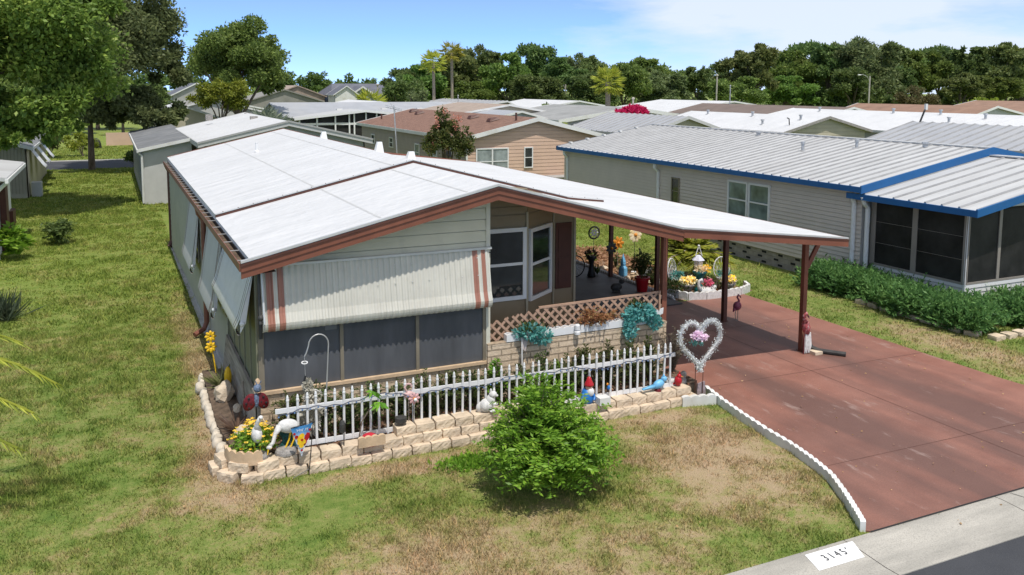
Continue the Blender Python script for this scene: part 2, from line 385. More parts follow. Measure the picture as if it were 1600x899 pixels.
G = np.concatenate([blades(230000, -4.4, 10.4, 8.0, 14.5, .025, .06, .007), blades(130000, -5.0, 2.0, 13.5, 24, .03, .065, .009),
                    blades(90000, -5, 2.0, 24, 46, .035, .08, .016), blades(60000, -5.5, 3.9, 44, 70, .04, .09, .026), blades(12000, -6, 3, 78.2, 96, .04, .1, .04), blades(60000, 16.6, 21.5, 8, 37, .03, .06, .012), blades(12000, 14, 21, 19, 37, .03, .07, .014),
                    blades(9000, 16, 28, 8, 14, .03, .06, .01)])
gr = bulk('grass', G, 3, M_blade); struct(gr, 'stuff')

def drive_mat():
    m, nt, bs, out = nodes('red stained concrete'); p = pos(nt)
    sp = nt.nodes.new('ShaderNodeSeparateXYZ'); L(nt, p, sp.inputs[0])
    base = ramp(nt, noise(nt, p, 1.1, 5, .6), [(.3, (.22,.09,.062)), (.7, (.32,.145,.103))])
    st = noise(nt, p, 1., 4, .55, (.95,.16,1))
    band = lambda c, w: (lambda a: mth(nt, 'MAXIMUM', mth(nt, 'SUBTRACT', 1, a), 0))(mth(nt, 'MULTIPLY', mth(nt, 'ABSOLUTE', mth(nt, 'SUBTRACT', sp.outputs[0], c)), 1/w))
    bd = mth(nt, 'ADD', band(11.9, .75), band(14.4, .7))
    k = mth(nt, 'ADD', st, mth(nt, 'MULTIPLY', bd, .30))
    base = mixc(nt, ramp(nt, k, [(.45, 0.), (.72, .8)]), base, (.115,.06,.047))
    sc = noise(nt, p, 1.6, 7, .72, (1.8,.55,1))
    reg = noise(nt, p, .45, 2)
    base = mixc(nt, ramp(nt, mth(nt, 'ADD', sc, mth(nt, 'MULTIPLY', reg, .3)), [(.74, 0.), (.86, .52)]), base, (.40,.30,.26))
    sp2 = noise(nt, p, 9, 4, .7)
    base = mixc(nt, ramp(nt, sp2, [(.66, 0.), (.76, .35)]), base, (.36,.25,.21))
    base = mixc(nt, 1., base, ramp(nt, noise(nt, p, 45, 2), [(.3,(.85,.85,.85)),(.7,(1.12,1.12,1.12))]), 'MULTIPLY')
    L(nt, base, bs.inputs['Base Color']); bs.inputs['Roughness'].default_value = .62
    L(nt, bump(nt, noise(nt, p, 80, 2), .25, .01), bs.inputs['Normal']); return m
M_drive = drive_mat(); M_joint = pm('dark joint', (.10,.048,.04), .2, 9, .9)
dm = MB().poly([(x,y,.02) for x,y in DRIVE], 0)
for a, b in [((9.9,9.85),(16.65,9.7)), ((10.4,13.6),(16.6,13.45)), ((10.1,16.9),(16.6,16.9)), ((13.35,8.05),(13.35,16.9))]:
    dx, dy = b[0]-a[0], b[1]-a[1]; l = math.hypot(dx,dy); nx, ny = -dy/l*.006, dx/l*.006
    dm.poly([(a[0]-nx,a[1]-ny,.023),(b[0]-nx,b[1]-ny,.023),(b[0]+nx,b[1]+ny,.023),(a[0]+nx,a[1]+ny,.023)], 1)
for i in range(len(DRIVE)):
    a = DRIVE[i]; b = DRIVE[(i+1)%len(DRIVE)]; dm.poly([(a[0],a[1],-.02),(b[0],b[1],-.02),(b[0],b[1],.02),(a[0],a[1],.02)], 0)
struct(dm.build('driveway', [M_drive, M_joint], keep=True))
M_patio = pm('grey painted patio', (.082,.072,.072), .2, 1.3, .6, dirt=(.13,.12,.12), dirts=1.2)
struct(MB().box(9.0,19.35,-.05,14.25,35,.06).build('patio', M_patio, keep=True))
# curb: rolled concrete gutter
cb = MB(); prof = [(8.02,.0),(8.02,.028),(7.9,.036),(7.72,.03),(7.5,.018),(7.32,.010),(7.12,.018),(7.12,-.05)]
cuts = [-30,-9.4,-6.4,-3.4,-.4,2.6,5.6,8.62,11.6,14.6,17.6,20.6,23.6,26.6,60]
for x0, x1 in zip(cuts, cuts[1:]):
    for (ya,za),(yb,zb) in zip(prof, prof[1:]): cb.poly([(x0+.006,ya,za),(x0+.006,yb,zb),(x1-.006,yb,zb),(x1-.006,ya,za)])
cb.poly([(-30,8.0,.0035),(60,8.0,.0035),(60,7.14,.0035),(-30,7.14,.0035)], 1)
def curb_mat():
    m, nt, bs, out = nodes('curb concrete'); p = pos(nt)
    c = ramp(nt, noise(nt, p, 1.2, 6, .65, (.5,2,1)), [(.3,(.30,.285,.25)),(.7,(.50,.47,.41))])
    c = mixc(nt, ramp(nt, noise(nt, p, 55, 3, .7), [(.48,0.),(.72,.75)]), c, (.20,.185,.165)); L(nt, c, bs.inputs['Base Color'])
    bs.inputs['Roughness'].default_value = .9; L(nt, bump(nt, noise(nt, p, 50, 3), .5, .01), bs.inputs['Normal']); return m
for pts in ([(11.9,7.98),(12.0,7.7),(11.94,7.5)],[(5.2,7.8),(5.5,7.6),(5.55,7.3)],[(14.1,7.95),(13.9,7.6),(14.0,7.3),(13.8,7.14)]):
    for (xa,ya),(xb,yb) in zip(pts, pts[1:]):
        za = .042; cb.poly([(xa-.006,ya,za if ya>7.6 else .026),(xa+.006,ya,za if ya>7.6 else .026),(xb+.006,yb,za if yb>7.6 else .026),(xb-.006,yb,za if yb>7.6 else .026)], 1)
cb.poly([(9.1,8.005,.041),(18,8.005,.041),(18,8.03,.041),(9.1,8.03,.041)], 1)
struct(cb.build('curb', [curb_mat(), M_dark], keep=True))
def asph():
    m, nt, bs, out = nodes('asphalt'); p = pos(nt)
    c = ramp(nt, noise(nt, p, .7, 5, .6), [(.3,(.032,.034,.04)),(.7,(.055,.057,.064))])
    c = mixc(nt, ramp(nt, noise(nt, p, 130, 2), [(.55,0.),(.8,.7)]), c, (.13,.13,.13)); L(nt, c, bs.inputs['Base Color'])
    bs.inputs['Roughness'].default_value = .85; L(nt, bump(nt, noise(nt, p, 110, 2), .6, .01), bs.inputs['Normal']); return m
M_asph = asph()
struct(MB().poly([(-80,-4,.006),(90,-4,.006),(90,7.13,.006),(-80,7.13,.006)]).build('road', M_asph, keep=True))
struct(MB().poly([(-120,70,.008),(140,70,.008),(140,77.6,.008),(-120,77.6,.008)]).build('back_street', M_asph, keep=True))
struct(MB().box(-120,77.6,0,140,78.1,.05).build('back_kerb', M_conc, keep=True))
# garden beds
bd = MB(); P = [(1.5,18.3),(1.45,15.2),(1.55,14.2),(1.85,13.5),(2.25,13.2),(9.9,13.2),(10.3,13.45),(10.3,14.3),(2.05,14.3),(2.0,18.3)]
bd.hexa([(x,y,0) for x,y in P[::-1]], [(x,y,.27 if y < 14.31 and x>1.8 else .2) for x,y in P[::-1]])
struct(bd.build('garden_bed', M_soil, keep=True))
struct(MB().poly([(14.3,19.75,.012),(17.2,19.9,.012),(17.0,22.5,.012),(16.2,27.5,.012),(14.35,28.5,.012)]).build('side_garden_bed', M_litter, keep=True))
n = 5000; x = RNG.uniform(14.35, 16.6, n); y = RNG.uniform(20, 28, n); P = np.stack([x, y, RNG.uniform(.015,.06,n)], 1); D = RNG.normal(size=(n,3))*.07; D[:,2] = abs(D[:,2])*.4
M_fallen = leafm('fallen leaves', (.22,.12,.06), (.40,.24,.13), (.52,.36,.24), nscale=8)
struct(bulk('fallen_leaves', leaves_arr(P, D, .7), 4, M_fallen), 'stuff')
n = 1500; x = RNG.uniform(1.6, 10.2, n); y = RNG.uniform(13.3, 14.2, n); P = np.stack([x, y, np.full(n,.285)], 1); D = RNG.normal(size=(n,3))*.035; D[:,2] = abs(D[:,2])*.3
struct(bulk('leaf_mulch', leaves_arr(P, D, .7), 4, M_fallen), 'stuff')

n = 420; x = np.concatenate([RNG.uniform(9.5,16.5,260), RNG.uniform(-3,10,160)]); y = np.concatenate([RNG.uniform(7.6,17,260), RNG.uniform(8.2,13,160)]); P = np.stack([x,y,np.full(n,.045)],1); D = RNG.normal(size=(n,3))*.025; D[:,2] = abs(D[:,2])*.2
struct(bulk('scattered_leaves', leaves_arr(P, D, .6), 4, M_fallen), 'stuff')
# house number painted on the curb
hn = thing('house_number', (8.22,7.78,.02), 'white painted address block with black stencilled 3145 on the concrete curb', 'house number')
q = [(7.86,7.95),(7.86,7.64),(8.62,7.60),(8.66,7.93)]
def curbz(y):
    pr = sorted(prof[1:-1]);
    for (ya,za),(yb,zb) in zip(pr, pr[1:]):
        if ya <= y <= yb: return za+(zb-za)*(y-ya)/(yb-ya)
    return .03
M_signw = pm('road paint white', (.80,.80,.79), .04, 9, .6, dirt=(.62,.61,.58), dirts=5)
pb = MB(); ys = [7.60,7.66,7.72,7.78,7.84,7.9,7.945]
for ya, yb in zip(ys, ys[1:]):
    xl = lambda y: 7.78+(y-7.6)*.25; xr = lambda y: 8.55+(y-7.6)*.42
    pb.poly([(xl(ya),ya,curbz(ya)+.004),(xr(ya),ya,curbz(ya)+.004),(xr(yb),yb,curbz(yb)+.004),(xl(yb),yb,curbz(yb)+.004)])
pb.build('painted_block', M_signw, hn)
def text_obj(txt, size, mat, M, parent, name, ext=.0):
    cu = bpy.data.curves.new(name, 'FONT'); cu.body = txt; cu.size = size; cu.align_x = 'CENTER'; cu.align_y = 'CENTER'; cu.extrude = ext; cu.space_character = 1.0
    o = bpy.data.objects.new('tmp', cu); C.objects.link(o); bpy.context.view_layer.update()
    me = bpy.data.meshes.new_from_object(o.evaluated_get(bpy.context.evaluated_depsgraph_get())); C.objects.unlink(o); bpy.data.objects.remove(o)
    vs = [M @ v.co for v in me.vertices]; fs = [tuple(p.vertices) for p in me.polygons]
    return MB().add(vs, fs).build(name, mat, parent)
for i, ch in enumerate('3145'):
    cy = 7.775+i*.004; cx = 8.055+i*.108; sl = math.atan2(curbz(cy+.05)-curbz(cy-.05), .1)
    Mx = Matrix.Translation((cx, cy, curbz(cy)+.0105)) @ Matrix.Rotation(sl, 4, 'X') @ Matrix.Rotation(.05, 4, 'Z') @ Matrix.Diagonal((.8,1.05,1,1))
    text_obj(ch, .17, M_black, Mx, hn, 'digit')
MB().poly([(8.455,7.83,curbz(7.83)+.009),(8.472,7.83,curbz(7.83)+.009),(8.478,7.86,curbz(7.86)+.009),(8.46,7.86,curbz(7.86)+.009)]).build('stencil_mark', M_black, hn)
# ------------------------------------------------------------------ wall helpers
def clipz(poly, zc, keep_above):
    out = []; k = len(poly)
    for i in range(k):
        a = poly[i]; b = poly[(i+1)%k]; ia = (a[1] >= zc) == keep_above or a[1] == zc; ib = (b[1] >= zc) == keep_above or b[1] == zc
        if ia: out.append(a)
        if ia != ib and a[1] != b[1]:
            t = (zc-a[1])/(b[1]-a[1]); out.append((a[0]+(b[0]-a[0])*t, zc))
    return out
def lap_wall(mb, poly, p, d, n, lap=.2, proud=.018, mi=0, back=.08):
    p = Vector(p); d = Vector(d).normalized(); n = Vector(n).normalized(); z0 = min(z for _, z in poly); z1 = max(z for _, z in poly)
    P3 = lambda s, z, o: p + d*s + Vector((0,0,z)) + n*o
    z = z0
    while z < z1-1e-6:
        zt = min(z+lap, z1); q = clipz(clipz(poly, z, True), zt, False)
        if len(q) >= 3:
            g_ = min(.016, lap*.1); q = clipz(q, zt-g_, False) if zt-g_ > z+.02 else q
            if len(q) < 3: z = zt; continue
            mb.poly([P3(s, zz, proud*(1-.8*(zz-z)/lap)) for s, zz in q], mi)
            lo = sorted({round(s,5) for s, zz in q if abs(zz-z) < 1e-6})
            if len(lo) >= 2: mb.poly([P3(lo[0], z, proud), P3(lo[0], z, -.02), P3(lo[-1], z, -.02), P3(lo[-1], z, proud)], mi)
        z = zt
    a = [P3(s, zz, -.022) for s, zz in poly]; b = [P3(s, zz, -back) for s, zz in poly]
    mb.hexa(a, b, mi); return mb
def flat_wall(mb, poly, p, d, n, th=.06, mi=0, off=0.):
    p = Vector(p); d = Vector(d).normalized(); n = Vector(n).normalized()
    P3 = lambda s, z, o: p + d*s + Vector((0,0,z)) + n*o
    mb.hexa([P3(s,z,off) for s,z in poly], [P3(s,z,off-th) for s,z in poly], mi); return mb
def window(parent, p, d, n, w, z0, z1, frame=None, glass=None, fw=.06, nv=(), nh=(.5,), name='window', depth=.035):
    frame = frame or M_pvc; glass = glass or M_glass
    m = MB(); d0, d1 = .0, depth+.02
    m.fbox(p,d,n,0,w,z0,z0+fw,d0,d1); m.fbox(p,d,n,0,w,z1-fw,z1,d0,d1)
    m.fbox(p,d,n,0,fw,z0+fw,z1-fw,d0,d1-.002); m.fbox(p,d,n,w-fw,w,z0+fw,z1-fw,d0,d1-.002)
    for t in nv: m.fbox(p,d,n,fw+(w-2*fw)*t-fw*.6,fw+(w-2*fw)*t+fw*.6,z0+fw,z1-fw,d0,d1-.006)
    for t in nh:
        zc = z0+fw+(z1-z0-2*fw)*t; m.fbox(p,d,n,fw,w-fw,zc-fw*.35,zc+fw*.35,d0,d1-.01)
    f = m.build(name, frame, parent)
    g = MB().fbox(p,d,n,fw*.7,w-fw*.7,z0+fw*.7,z1-fw*.7,.004,.022); g.build('pane', glass, f); return f
def part(parent, name, m, mats, **k): return m.build(name, mats, parent, **k)

# ------------------------------------------------------------------ the main house
H = thing('mobile_home', (5.5,24,0), 'cream mobile home with white membrane roof, russet fascia and striped front awning', 'house')
ZL, ZR, ZK, ZC = 3.32, 4.31, 3.275, 2.77
XL, XR, XK, XC = 1.89, 6.16, 10.15, 14.5
YF, YS, YB = 13.80, 18.55, 34.5
def rz_at(x):
    if x <= XR: return ZL+(ZR-ZL)*(x-XL)/(XR-XL)
    if x <= XK: return ZR+(ZK-ZR)*(x-XR)/(XK-XR)
    return ZK+(ZC-ZK)*(x-XK)/(XC-XK)
def roof_slab(y0, y1, xs, top, th):
    m = MB()
    for a, b in zip(xs, xs[1:]):
        m.hexa([(a,y0,rz_at(a)+top-th),(b,y0,rz_at(b)+top-th),(b,y1,rz_at(b)+top-th),(a,y1,rz_at(a)+top-th)],
               [(a,y0,rz_at(a)+top),(b,y0,rz_at(b)+top),(b,y1,rz_at(b)+top),(a,y1,rz_at(a)+top)])
    return m
part(H, 'front_roof', roof_slab(YF+.03, YS, [XL,XR,XK-.02], 0, .07), M_roof)
rr = part(H, 'rear_roof', roof_slab(YS+.002, YB, [XL,XR,XK-.02], .06, .12), M_roof)
part(H, 'carport_roof', roof_slab(YF+.03, YB, [XK,XC], 0, .07), M_roof)
# membrane seams
sm = MB()
for x, y0, y1, top in [(3.95,YS+.1,YB-.05,.062),(4.05,YF+.15,YS-.15,.002),(5.7,YS+.1,YB-.05,.062),(5.62,YF+.15,YS-.15,.002)]:
    w = .018; sm.poly([(x-w,y0,rz_at(x-w)+top+.002),(x+w,y0,rz_at(x+w)+top+.002),(x+w,y1,rz_at(x+w)+top+.002),(x-w,y1,rz_at(x-w)+top+.002)])
part(H, 'roof_seam', sm, pm('seam grey', (.50,.50,.49), .06, 3, .6))
# dark termination bar at roof step and at front edge
tb = MB()
for xa, xb in ((XL,XR),(XR,XK+1.0)):
    n = 14
    for i in range(n):
        a = xa+(xb-xa)*i/n; b = xa+(xb-xa)*(i+1)/n
        tb.hexa([(a,YS-.035,rz_at(a)+.002),(b,YS-.035,rz_at(b)+.002),(b,YS+.001,rz_at(b)+.002),(a,YS+.001,rz_at(a)+.002)],
                [(a,YS-.035,rz_at(a)+.045),(b,YS-.035,rz_at(b)+.045),(b,YS+.001,rz_at(b)+.045),(a,YS+.001,rz_at(a)+.045)], 1)
        tb.hexa([(a,YS-.045,rz_at(a)+.062),(b,YS-.045,rz_at(b)+.062),(b,YS+.03,rz_at(b)+.062),(a,YS+.03,rz_at(a)+.062)],
                [(a,YS-.045,rz_at(a)+.075),(b,YS-.045,rz_at(b)+.075),(b,YS+.03,rz_at(b)+.075),(a,YS+.03,rz_at(a)+.075)], 0)
        c = (a+b)/2; tb.ball((c,YS-.01,rz_at(c)+.08),.011,1,6,4)
part(H, 'roof_step_trim', tb, [M_alu, M_dbrown])
# fascia
def edge_strip(pts, y0, y1, zt, zb, m, mi=0):
    for (a,za),(b,zb2) in zip(pts, pts[1:]):
        m.hexa([(a,y0,za+zb),(b,y0,zb2+zb),(b,y1,zb2+zb),(a,y1,za+zb)], [(a,y0,za+zt),(b,y0,zb2+zt),(b,y1,zb2+zt),(a,y1,za+zt)], mi)
g = [(1.76,rz_at(XL)-.032),(XR,ZR),(XK,ZK)]
f = MB(); edge_strip(g, YF-.012, YF+.028, -.075, -.17, f, 0); edge_strip(g, YF+.004, YF+.028, -.17, -.28, f, 0)
edge_strip(g, YF-.03, YF+.028, -.045, -.075, f, 1); edge_strip(g, YF-.012, YF+.05, .008, -.03, f, 2)
part(H, 'gable_fascia', f, [M_brown, M_dbrown, M_alu])
f = MB(); g = [(XK+.004,ZK),(XC+.03,ZC-.003)]
edge_strip(g, YF-.012, YF+.028, -.06, -.2, f, 0); edge_strip(g, YF-.028, YF+.028, -.035, -.06, f, 1); edge_strip(g, YF-.010, YF+.05, .008, -.025, f, 2)
part(H, 'carport_fascia', f, [M_brown, M_dbrown, M_alu])
f = MB().box(XC+.004,YF+.03,ZC-.17,XC+.03,YB,ZC-.0); part(H, 'carport_side_fascia', f, M_brown)
f = MB(); edge_strip([(XL,ZL+.06),(XR,ZR+.06),(XK,ZK+.06),(XC,ZC)], YB+.002, YB+.04, .02, -.2, f); part(H, 'rear_fascia', f, M_brown)
# carport ceiling pan beam
f = MB(); f.box(14.12,14.3,2.56,14.28,YB-.1,2.70); part(H, 'carport_beam', f, M_dbrown)
# soffit
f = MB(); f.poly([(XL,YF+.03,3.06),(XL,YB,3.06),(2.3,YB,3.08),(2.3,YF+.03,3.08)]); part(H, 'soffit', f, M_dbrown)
# gutter on left eave
gt = MB(); zb = 3.12
gt.box(1.74,YF+.03,zb,1.756,YB,zb+.13,0); gt.box(1.756,YF+.03,zb,1.895,YB,zb+.012,1); gt.box(1.882,YF+.03,zb+.012,1.897,YB,zb+.12,1)
y = YF+.3
while y < YB:
    gt.box(1.745,y,zb+.125,1.9,y+.03,zb+.135,2); y += .62 if y > YS else .9
gt.box(1.77,YF+.5,zb+.02,1.875,YB,zb+.05,3)
part(H, 'gutter', gt, [M_brown, M_dark, M_grey, M_soil])
# walls
lw = MB(); dl = Vector((1.93-2.05, 34.2-18.2, 0)); 
lap_wall(lw, [(0,.12),(16,.12),(16,3.08),(0,3.08)], (2.03,18.2,0), dl, (-1,0,0), .2, .012)
part(H, 'side_wall', lw, M_gsid)
sp_ = MB(); flat_wall(sp_, [(0,.9),(3.9,.9),(3.9,3.08),(0,3.08)], (2.05,14.3,0), (0,1,0), (-1,0,0), .06)
for i in range(6): sp_.fbox((2.05,14.3,0),(0,1,0),(-1,0,0), .04+i*.75,.09+i*.75,.9,3.08,.001,.022,1)
part(H, 'side_panel', sp_, [M_olive, pm('olive batten', (.26,.255,.18), .1, 3, .5)])
sk = MB(); sk.hexa([(1.90,13.75,.02),(1.96,13.75,.02),(1.96,18.4,.02),(1.90,18.4,.02)], [(1.985,14.05,.93),(2.035,14.05,.93),(2.03,18.2,.93),(1.98,18.2,.93)])
part(H, 'skirt_board', sk, M_wood)
sk = MB(); sk.box(1.955,18.42,0,2.02,34.2,.14,0); sk.box(1.86,18.42,-.02,1.955,34.3,.05,0); part(H, 'foundation_edge', sk, M_conc)
fw = MB(); lap_wall(fw, [(0,3.02),(4.08,3.02),(4.08,4.12),(3.95,4.12),(0,3.16)], (2.06,14.3,0), (1,0,0), (0,-1,0), .205, .03)
part(H, 'gable_wall', fw, M_cream)
tr = MB(); tr.box(6.12,14.262,3.02,6.20,14.36,4.16); tr.box(6.12,14.262,.98,6.2,14.36,3.0); part(H, 'corner_trim', tr, pm('cream trim', (.60,.58,.48), .05, 3, .5))
bk = MB(); bk.box(2.03,14.27,.0,6.12,14.40,.93,0); bk.box(2.0,14.235,.93,6.12,14.41,.985,1); part(H, 'brick_base', bk, [M_brick, M_terra])
sc = MB()
for a, b in ((2.14,3.41),(3.47,4.77),(4.83,6.06)): sc.box(a,14.30,.99,b,14.325,3.05,0)
part(H, 'front_screen', sc, M_screen)
for a, b in ((2.05,2.14),(3.41,3.47),(4.77,4.83),(6.06,6.118)): part(H, 'screen_mullion', MB().box(a,14.272,.987,b,14.34,3.05), M_frame)
wcard = MB().box(3.16,14.292,1.9,3.36,14.299,2.16); part(H, 'window_notice', wcard, pm('grey card', (.16,.16,.165), .1, 3, .6))
for x0, x1 in ((2.5,2.9),(3.95,4.3),(5.4,5.6)): part(H, 'curtain', MB().box(x0,14.62,1.0,x1,14.66,2.9), pm('sheer curtain', (.5,.5,.47), .15, 6, .8, stretch=(5,1,.2)))
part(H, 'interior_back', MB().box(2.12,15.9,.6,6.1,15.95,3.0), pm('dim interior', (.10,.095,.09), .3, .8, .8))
# porch recess
pw = MB()
lap_wall(pw, [(0,3.36),(1.3,3.36),(1.3,4.02),(.0,4.18)], (6.15,15.3,0), (1,0,0), (0,-1,0), .16, .014)
flat_wall(pw, [(0,.8),(1.3,.8),(1.3,3.36),(0,3.36)], (6.15,15.3,0), (1,0,0), (0,-1,0), .06)
lap_wall(pw, [(0,3.36),(1.18,3.36),(1.18,3.72),(0,4.0)], (7.45,15.3,0), (.95,.70,0), (.593,-.805,0), .16, .014)
flat_wall(pw, [(0,.8),(1.18,.8),(1.18,3.36),(0,3.36)], (7.45,15.3,0), (.95,.70,0), (.593,-.805,0), .06)
flat_wall(pw, [(0,.8),(.55,.8),(.55,3.58),(0,3.70)], (8.4,16.0,0), (1,.02,0), (0.02,-1,0), .06)
pw.box(6.14,14.37,.8,6.17,15.3,3.98); pw.box(8.9,16.06,.0,8.96,34.2,3.55)
pw.box(6.15,15.31,.0,8.9,15.36,.8)
part(H, 'porch_wall', pw, M_tansh)
bt = MB()
for p, d, n, s in (((6.15,15.3,0),(1,0,0),(0,-1,0),1.27),((7.45,15.3,0),(.95,.7,0),(.593,-.805,0),1.15),((8.4,16,0),(1,.02,0),(.02,-1,0),.5)):
    bt.fbox(p,d,n,s,s+.045,.8,3.55,.012,.035)
part(H, 'porch_batten', bt, pm('tan batten', (.40,.36,.27), .06, 3, .5))
window(H, (6.42,15.3,0), (1,0,0), (0,-1,0), 1.0, 1.80, 3.25, fw=.08)
window(H, (7.51,15.345,0), (.95,.70,0), (.593,-.805,0), .98, 1.72, 3.2, fw=.08)
sh = MB(); p, d, n = (8.42,16.0,0),(1,.02,0),(.02,-1,0)
sh.fbox(p,d,n,.04,.42,1.74,3.16,.002,.025); 
for a, b in ((1.82,2.42),(2.50,3.08)): sh.fbox(p,d,n,.1,.36,a,b,.025,.035)
part(H, 'shutter', sh, M_shutter)
pf = MB(); pf.hexa([(6.1,14.42,.0),(10.1,14.42,.0),(10.1,16.6,.0),(8.96,17.4,.0),(6.1,17.4,0)],[(6.1,14.42,.8),(10.1,14.42,.8),(10.1,16.6,.8),(8.96,17.4,.8),(6.1,17.4,.8)])
part(H, 'porch_floor', pf, M_tansh)
# interior hint behind porch windows is left to the glass; rear wall
bw = MB(); lap_wall(bw, [(0,.1),(7,.1),(7,3.4),(2.9,4.2),(0,3.1)], (8.95,34.2,0), (-1,0,0), (0,1,0), .2, .012); part(H, 'rear_wall', bw, M_gsid)
# posts
for y in (14.72,17.5,20.55,23.1,25.9,28.7,31.5):
    m = MB(); m.box(14.145,y-.055,.0,14.255,y+.055,2.56); 
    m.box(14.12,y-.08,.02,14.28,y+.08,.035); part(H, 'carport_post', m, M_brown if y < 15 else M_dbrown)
part(H, 'post_brace', MB().beam((14.26,14.72,1.95),(14.56,14.66,2.56),.07,.09), M_brown)
part(H, 'porch_post', MB().box(10.07,14.36,.0,10.18,14.47,3.1), M_brown)
# downspouts
d1 = MB(); d1.tube([(1.80,21.6,3.13),(1.82,21.6,3.0),(1.92,21.6,2.85),(1.92,21.6,.35),(1.85,21.6,.18),(1.62,21.45,.1)], .062, 8); part(H, 'downspout', d1, M_brown)
d1 = MB(); d1.tube([(1.80,34.1,3.13),(1.9,34.1,2.9),(1.9,34.1,.3),(1.8,34.0,.1)], .07, 6); part(H, 'downspout', d1, M_dbrown)
part(H, 'rear_corner_post', MB().box(1.88,34.14,.0,1.95,34.24,3.1), M_dbrown)
for y0, y1 in ((22.86,23.1),(20.62,20.86),(18.0,18.2)):
    m = MB(); m.box(1.985,y0,1.35,2.015,y1,2.85); part(H, 'shutter', m, M_shutter)
# side windows behind the side awnings
for y0, y1 in ((23.7,25.6),(18.5,20.3)):
    window(H, (2.0,y0,0), (0,1,0), (-1,0,0), y1-y0, 1.4, 2.9, M_alu, M_glass, .05)
# awnings ------------------------------------------------------------
def awning_sheet(p, d, n, w, zt, zb, out, pitch, stripes, amp=.008, round_=.14, top_out=.04):
    """corrugated sheet hung from zt, leaning out, rolled under at the bottom edge"""
    p = Vector(p); d = Vector(d).normalized(); n = Vector(n).normalized()
    prof = [(top_out, zt)]; k = 6
    for i in range(1, k): t = i/k; prof.append((top_out+(out-top_out)*t, zt+(zb+round_-zt)*t))
    for i in range(0, 6):
        a = math.pi*.5*i/5*1.1; prof.append((out+.03-round_*.55*(1-math.cos(a)), zb+round_-round_*math.sin(a)))
    per = 6; ns = int(w/pitch)*per; m = MB(); vs = []; fs = []; mi = []
    for (o, z) in prof:
        for i in range(ns+1):
            s = w*i/ns; c = math.cos(2*math.pi*s/pitch); c = max(-.6, min(.6, c*1.4))*amp
            vs.append(p + d*s + n*(o+c) + Vector((0,0,z)))
    for r in range(len(prof)-1):
        for i in range(ns):
            fs.append((r*(ns+1)+i, r*(ns+1)+i+1, (r+1)*(ns+1)+i+1, (r+1)*(ns+1)+i)); s = w*(i+.5)/ns
            mi.append(1 if any(a <= s <= b for a, b in stripes) else 0)
    m.add(vs, fs); m.mi = mi; return m, prof
stripes = [(.09,.20),(.27,.38),(3.73,3.82),(3.89,3.98)]
m, prof = awning_sheet((2.1,14.27,0), (1,0,0), (0,-1,0), 4.06, 3.10, 2.03, .20, .10, stripes, .016)
aw = part(H, 'front_awning', m, [M_awn, M_awnst])
hd = MB(); hd.box(2.14,14.19,3.085,6.2,14.26,3.125); hd.tube([(2.12,14.16,3.06),(2.12,13.97,2.2)], .02, 6)
for i in range(12):
    for (o, z) in (prof[1], prof[3]): hd.ball((2.5+i*.31,14.27-o-.012,z), .011, 0, 5, 4)
part(aw, 'hinge_rail', hd, M_alu)
m = MB(); m.tube([(2.08,14.2,3.0),(2.06,14.0,2.2)], .025, 6); m.ball((2.07,14.02,2.3),.05); m.tube([(2.09,14.26,2.9),(2.09,14.22,1.9)], .03, 6)
part(aw, 'awning_arm', m, M_iron)
for y0, y1, zb in ((23.25,25.95,1.22),(18.35,21.0,1.24),(14.36,17.95,1.95)):
    w = y1-y0; st = [(.10,.15),(.24,.29),(w-.29,w-.24),(w-.15,w-.10)]
    zt = 2.93 if zb < 1.5 else 3.0
    m, prof = awning_sheet((2.0 if y0>18 else 2.04,y1,0), (0,-1,0), (-1,0,0), w, zt, zb, .27 if y0 > 18 else .30, .13, st, .004, .12, .03)
    a = part(H, 'side_awning', m, [M_alu if y0<18 else M_lgrey, M_shutter], smooth=True)
    for yy in (y0+.004, y1-.004):
        e = MB(); xw = 2.0 if y0 > 18 else 2.04; e.prism([(xw-.02,yy,zt),(xw-prof[5][0]+.01,yy,prof[5][1]),(xw-prof[-2][0]+.02,yy,prof[-1][1]+.03),(xw-.16,yy,zb+.2)], (0,.004,0))
        part(a, 'end_panel', e, M_pvc)
    part(a, 'arm_pivot', MB().ball((xw-.22,y0-.01,zb+.2),.045), M_pvc)
# roof vents
for x, y, zt in ((6.9,30.8,4.42),(6.9,23.8,4.46),(6.9,20.95,4.38)):
    m = MB(); zb = rz_at(x)+.07; m.hexa([(x-.12,y-.11,zb),(x+.12,y-.11,zb-.06),(x+.12,y+.11,zb-.06),(x-.12,y+.11,zb)], [(x-.05,y-.06,zt),(x+.08,y-.06,zt),(x+.08,y+.06,zt),(x-.05,y+.06,zt)])
    part(H, 'roof_vent', m, M_pvc)
m = MB(); m.lathe((4.25,28.6,rz_at(4.25)+.06), [(.09,0),(.08,.03),(.04,.05),(.04,.28),(.045,.28),(.045,.3)], 10); part(H, 'vent_pipe', m, M_pvc)
